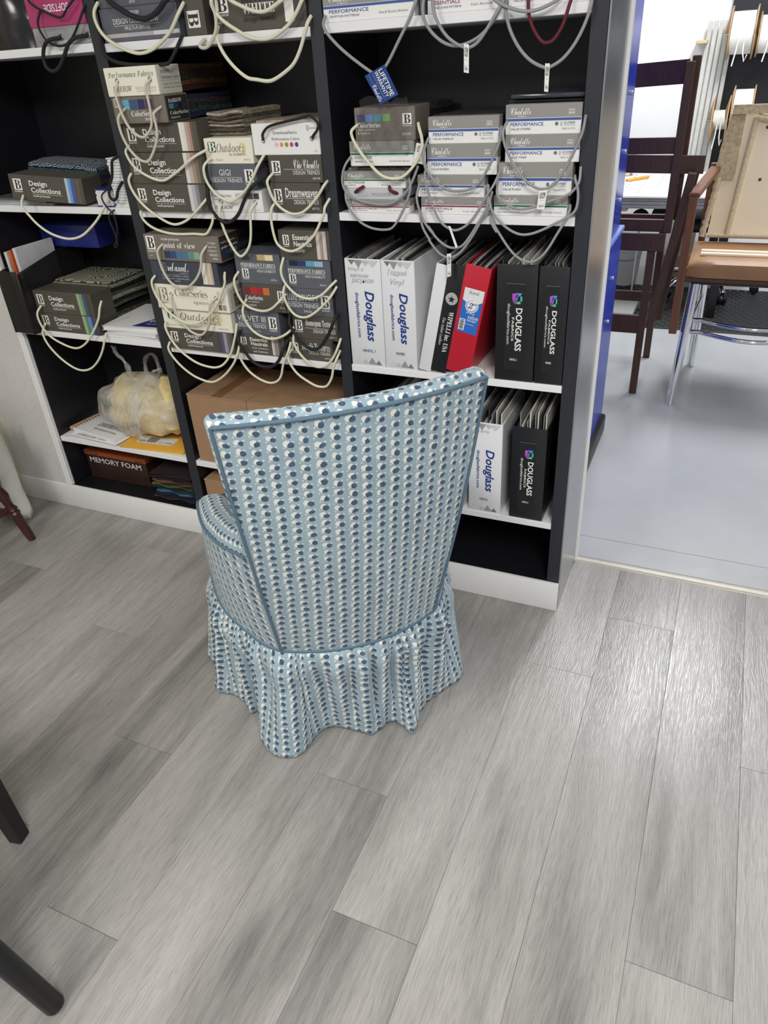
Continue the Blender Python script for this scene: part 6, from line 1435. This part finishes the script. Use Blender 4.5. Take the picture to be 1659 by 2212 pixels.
def slab(x0, x1, z0, z1, d0, d1, mat, name, x0t=None, jag=0.0):
    x0t = x0 if x0t is None else x0t; b = MB(); rows = []
    for i in range(13):
        f = i/12; z_ = z0+(z1-z0)*f; xa = x0+(x0t-x0)*f+jag*mnoise.noise(Vector((z_*40, d1*50, 1))); xb = x1+jag*mnoise.noise(Vector((z_*47, 7, d1*50)))
        rows.append([lean(xa, z_, d0), lean(xb, z_, d0), lean(xb, z_, d1), lean(xa, z_, d1)])
    b.grid(rows, closed_u=True); b.add(rows[0], [(0, 1, 2, 3)]); b.add(rows[-1], [(3, 2, 1, 0)]); return b.build(name, mat, ac, 30)
slab(0.205, 0.78, 0.685, 1.215, 0.0, 0.02, PLY, 'backing_board', 0.238)
slab(0.186, 0.280, 0.93, 1.222, 0.0205, 0.034, BURL, 'burlap_strip', 0.226, 0.006)
slab(0.225, 0.79, 1.190, 1.226, 0.0345, 0.048, BURL, 'burlap_top', None, 0.004)
b = MB(); b.tube([lean(0.185+0.03*(k/20)+0.008*mnoise.noise(Vector((k*.9, 0, 0))), 0.69+0.25*k/20, 0.028) for k in range(21)], [0.013+0.006*mnoise.noise(Vector((k*1.7, 3, 0))) for k in range(21)], 8); b.build('torn_padding', ROPE, ac, 60)
b = MB(); b.tube([lean(0.290+0.035*(k/24), 0.695+0.48*k/24, 0.03) for k in range(25)], 0.012, 8); b.build('edge_roll', ROPE, ac, 60)
b = MB(); b.tube([lean(0.285+0.5*k/10, 0.698, 0.03) for k in range(11)], 0.011, 8); b.build('edge_roll', ROPE, ac, 60)
b = MB(); b.tube([lean(0.325+0.44*k/10, 1.178-0.012*math.sin(math.pi*min(1, k/3)), 0.035) for k in range(11)], 0.014, 8); b.build('edge_roll', ROPE, ac, 60)
b = MB(); b.tube([lean(0.205+0.08*k/4, 0.697, 0.03) for k in range(5)], 0.010, 8); b.build('edge_roll', ROPE, ac, 60)
for x_, z_ in ((0.335, 1.135), (0.345, 0.93)):
    b = MB(); b.lathe([(0.007, 0), (0.007, .002), (0.003, .004)], lean(x_+.04, z_, 0.0195), (0, -1, 0), 10); b.build('knot_hole', pm('knot_brown', (110, 72, 40), 0.8), ac, 60)
# black anti-fatigue mat with raised pads
me = thing('rubber_mat', 'black rubber mat with raised pads on the workshop floor', 'mat', (0.3, 2.80, 0))
RUB = pm('black_rubber', (34, 35, 37), 0.55, var=0.2, scale=30)
b = MB(); b.bbox(-0.95, 1.6, 0.0, 0.92, 0.0004, 0.008, 0.003, 1); b.build('mat_sheet', RUB, me, 30)
b = MB()
for i in range(52):
    for j in range(22):
        x_ = -0.93+0.048*i+(0.024 if j % 2 else 0); y_ = 0.02+0.041*j
        b.add([(x_-.019, y_, .008), (x_, y_-.013, .008), (x_+.019, y_, .008), (x_, y_+.013, .008), (x_-.010, y_, .0125), (x_, y_-.007, .0125), (x_+.010, y_, .0125), (x_, y_+.007, .0125)], [(0, 1, 5, 4), (1, 2, 6, 5), (2, 3, 7, 6), (3, 0, 4, 7), (4, 5, 6, 7)])
o = b.build('raised_pads', RUB, me, 0); o['kind'] = 'stuff'
# work table with a thick layered white top, at the back
wt = thing('work_table', 'white perforated work table with a layered grey edge against the back wall', 'table', (-0.4, 3.0, 0))
b = MB(); b.bbox(-1.2, 0.75, 0.0, 0.95, 0.700, 0.712, 0.002, 1); b.build('table_top', pm('white_laminate', (240, 240, 240), 0.25, var=0.02), wt, 30)
for k in range(3):
    b = MB(); b.bbox(-1.2, 0.75, 0.004, 0.95, 0.6415+0.0195*k, 0.6600+0.0195*k, 0.003, 1); b.build('layer', pm('grey_layer', (128, 130, 134), 0.5, var=0.1), wt, 30)
b = MB()
for i in range(20):
    for j in range(8): b.lathe([(0.006, 0), (0.006, 0.0008)], (-1.1+0.09*i, 0.10+0.10*j, 0.7121), (0, 0, 1), 8)
o = b.build('perforations', pm('hole_grey', (120, 122, 124), 0.8), wt, 0); o['kind'] = 'stuff'
for x_, y_ in ((-1.1, 0.08), (0.68, 0.08), (-1.1, 0.88), (0.68, 0.88)):
    q = MB(); q.bar((x_, y_, 0), (x_, y_, 0.641), 0.05, 0.05); q.build('leg', BLKPAINT, wt, 30)
q = MB(); q.bar((0.02, 0.50, 0.10), (-0.28, 0.50, 0.60), 0.035, 0.02); q.build('brace', BLKPAINT, wt, 30)
q = MB(); q.bbox(-0.6, 0.12, 0.03, 0.3, 0.62, 0.641, 0.002, 1); q.build('under_board', pm('raw_pine', (206, 184, 140), 0.6, var=0.1), wt, 30)
# cutter and ruler on the table
b = MB(); b.bar((-0.36, 3.52, 0.720), (-0.24, 3.66, 0.722), 0.03, 0.014, bev=0.004); o = b.build('utility_knife', pm('orange_plastic', (236, 160, 46), 0.4), None, 40); tag(o, 'orange utility knife lying on the white work table', 'knife')
b = MB(); b.add([(0.20, 3.25, 0.7125), (0.34, 3.25, 0.7125), (0.30, 3.75, 0.7125), (0.24, 3.75, 0.7125)], [(0, 1, 2, 3)]); b.bbox(0.22, 0.32, 3.26, 3.74, 0.7128, 0.719, 0.002, 1); o = b.build('steel_plate', STEEL, None, 30); tag(o, 'flat steel plate lying on the work table behind the chair frames', 'plate')
# round black stool pads under the table
for i, (x_, y_, z_, r_, lb) in enumerate(((-0.215, 3.2, 0.55, 0.056, 'small round black pad on a rod under the work table'), (-0.085, 3.2, 0.571, 0.066, 'larger round black pad under the work table'))):
    e = thing('swivel_pad', lb, 'pad', (x_, y_, 0), 0, 'round black pads under the table')
    q = MB(); q.lathe([(0.001, -0.02), (r_*.8, -0.018), (r_, -0.004), (r_, 0.004), (r_*.8, 0.018), (0.001, 0.02)], (0, 0, z_), (0.1, -1, 0.25), 28); q.build('pad', BLKPL, e, 50)
    q = MB(); q.tube([(0, 0.025, 0.02), (0, 0.025, z_+0.09)], 0.008, 10); q.build('rod', STEEL, e, 60)
    q = MB(); q.lathe([(0.12, 0), (0.12, 0.012), (0.02, 0.03)], (0, 0.025, 0), (0, 0, 1), 24); q.build('foot', BLKPL, e, 50)
# swivel chair base behind the stool: chrome arms with casters
oc = thing('office_chair', 'swivel chair base with chrome arms and black casters on the rubber mat', 'office chair', (0.22, 3.62, 0.013))
q = MB(); q.tube([(0, 0, 0.10), (0, 0, 0.42)], 0.028, 16); q.build('column', BLKPL, oc, 60)
for k in range(5):
    a = rad(-68+72*k); r_ = 0.30; d = Vector((math.cos(a), math.sin(a), 0))
    q = MB(); q.tube([d*0.0+Vector((0, 0, 0.125)), d*r_*.5+Vector((0, 0, 0.118)), d*r_*.85+Vector((0, 0, 0.098)), d*r_+Vector((0, 0, 0.065))], [0.024, 0.021, 0.019, 0.016], 12); q.build('base_arm', CHROME, oc, 60)
    q = MB(); c = d*r_+Vector((0, 0, 0.029)); nx = Vector((-d.y, d.x, 0)); q.lathe([(0.02, -0.026), (0.028, -0.022), (0.029, -0.004), (0.02, -0.002), (0.02, 0.002), (0.029, 0.004), (0.028, 0.022), (0.02, 0.026)], c, nx, 18); q.tube([c, c+Vector((0, 0, 0.04))], 0.007, 8); q.build('caster', BLKPL, oc, 60)
q = MB(); q.bbox(-0.24, 0.24, -0.24, 0.24, 0.42, 0.50, 0.03, 3); q.build('seat', BLKPL, oc, 50)
# white bucket
bu = thing('bucket', 'white plastic bucket with a wire handle under the work table', 'bucket', (-0.33, 3.75, 0))
q = MB(); q.lathe([(0.085, 0.0), (0.10, 0.235), (0.108, 0.24), (0.108, 0.26), (0.10, 0.262), (0.094, 0.25), (0.08, 0.01)], (0, 0, 0), (0, 0, 1), 28); q.build('pail', pm('white_plastic', (224, 226, 226), 0.4, var=0.03), bu, 40)
q = MB(); q.tube([(0.109*math.cos(a), -0.05*math.sin(a)-0.06, 0.235-0.05*math.sin(a)) for a in [math.pi*k/12 for k in range(13)]], 0.002, 6); q.build('handle', STEEL, bu, 60)
b = MB(); b.bbox(-0.14, 0.30, 3.95, 4.20, 0.0, 0.16, 0.004, 1); o = b.build('storage_carton', pm('pale_card', (190, 172, 136), 0.8), None, 30); tag(o, 'pale cardboard carton on the floor under the work table', 'cardboard box')
b = MB(); b.bbox(-0.62, -0.16, 2.90, 3.2, 0.0135, 0.05, 0.006, 2); o = b.build('floor_tray', pm('grey_tray', (150, 152, 148), 0.5, var=0.1), None, 40); tag(o, 'grey plastic tray on the rubber mat beside the chair frames', 'tray')
# black board with cord spools on the right of the back wall
pb = MB(); pb.bbox(0.085, 2.2, 4.255, 4.298, 0.45, 2.6, 0.003, 1); o = pb.build('tool_board', pm('black_board', (30, 32, 38), 0.5, var=0.1, scale=20), None, 30); tag(o, 'black tool board on the back wall behind the spools', 'board')
SPW = pm('white_piping_cord', (238, 238, 234), 0.8, var=0.05, scale=200, bump=0.6)
SPF = pm('fibreboard_flange', (172, 142, 104), 0.8, var=0.08)
def spool(x0, x1, z, r, label, dr=0.80, y=4.10):
    e = thing('cord_spool', label, 'spool', ((x0+x1)/2, y, z), 0, 'spools of white piping cord'); w_ = x1-x0
    for xa in (-w_/2, w_/2-0.007):
        q = MB(); q.lathe([(0.03, 0), (r, 0), (r, 0.007), (0.03, 0.007)], (xa, 0, 0), (1, 0, 0), 36); q.build('flange', SPF, e, 40)
    q = MB(); pr = []; n = 26
    for k in range(n):
        pr += [(r*dr-0.003, -w_/2+0.008+(w_-0.016)*k/n), (r*dr, -w_/2+0.008+(w_-0.016)*(k+.5)/n)]
    q.lathe(pr, (0, 0, 0), (1, 0, 0), 36); q.build('wound_cord', SPW, e, 60)
    q = MB(); q.tube([(-w_*.1, -r*dr*.98, 0.0), (-w_*.12, -r*dr-.004, -r*.6), (-w_*.2, -r*dr+.0, -r*1.2)], 0.004, 8); q.tube([(w_*.1, -r*dr*.98, 0.02), (w_*.14, -r*dr-.004, -r*.7), (w_*.24, -r*dr, -r*1.05), (w_*.32, -r*dr, -r*.8)], 0.004, 8); q.build('loose_end', SPW, e, 60)
    q = MB(); q.tube([(-w_/2-.02, 0, 0), (w_/2+.02, 0, 0)], 0.012, 10); q.tube([(0, 0, 0), (0, 4.25-y, 0)], 0.01, 8); q.build('peg', STEEL, e, 60)
    return e
spool(0.095, 0.245, 1.485, 0.145, 'large spool of white cord, upper left of the black board')
spool(0.262, 0.42, 1.47, 0.12, 'spool of white cord at the upper right edge of the view', 0.85)
spool(0.072, 0.172, 1.005, 0.14, 'nearly empty spool of white cord, lower left of the black board', 0.42)
spool(0.182, 0.31, 1.05, 0.15, 'full spool of white cord on the lower row of the black board', 0.86)
# pale strips leaning in the corner left of the board
for i in range(5):
    b = MB(); x_ = -0.075+0.034*i; b.bar((x_+0.01, 4.02+0.012*i, 0.0), (x_+0.045, 4.24, 1.56), 0.026, 0.012, bev=0.002); o = b.build('leaning_strip', pm('pale_moulding', (196, 196, 190), 0.6, var=0.05), None, 30)
    tag(o, ('palest wide strip leaning nearest the white wall', 'second pale strip leaning from the white wall side', 'middle pale strip of the five leaning ones', 'fourth pale strip leaning towards the black board', 'pale strip leaning nearest the black board')[i], 'strip', 'pale strips leaning by the black board')
b = MB(); b.bbox(-0.10, -0.03, 4.14, 4.299, 1.44, 1.458, 0.002, 1); o = b.build('wooden_peg', pm('raw_pine', (206, 184, 140), 0.6), None, 30); tag(o, 'short pine peg sticking out of the white wall', 'peg')
# power tool lamp shape on the table behind the chair frames: small cream sewing machine
b = thing('sewing_machine', 'small cream machine with a black rim standing on the work table', 'machine', (-0.44, 3.80, 0.7125))
q = MB(); q.bbox(-0.12, 0.07, -0.06, 0.10, 0, 0.055, 0.012, 3); q.build('base', pm('cream_plastic', (208, 204, 180), 0.4), b, 40)
q = MB(); q.lathe([(0.04, 0), (0.06, 0.01), (0.06, 0.03), (0.03, 0.04)], (0.06, 0, 0.075), (1, 0, 0), 20); q.build('hand_wheel', BLKPL, b, 50)
q = MB(); q.tube([(-0.06, 0, 0.05), (-0.06, 0, 0.15), (-0.02, 0, 0.175), (0.03, 0, 0.15), (0.05, 0, 0.10)], 0.008, 10); q.build('arm', pm('olive_metal', (130, 128, 100), 0.4), b, 60)
finish_prints()
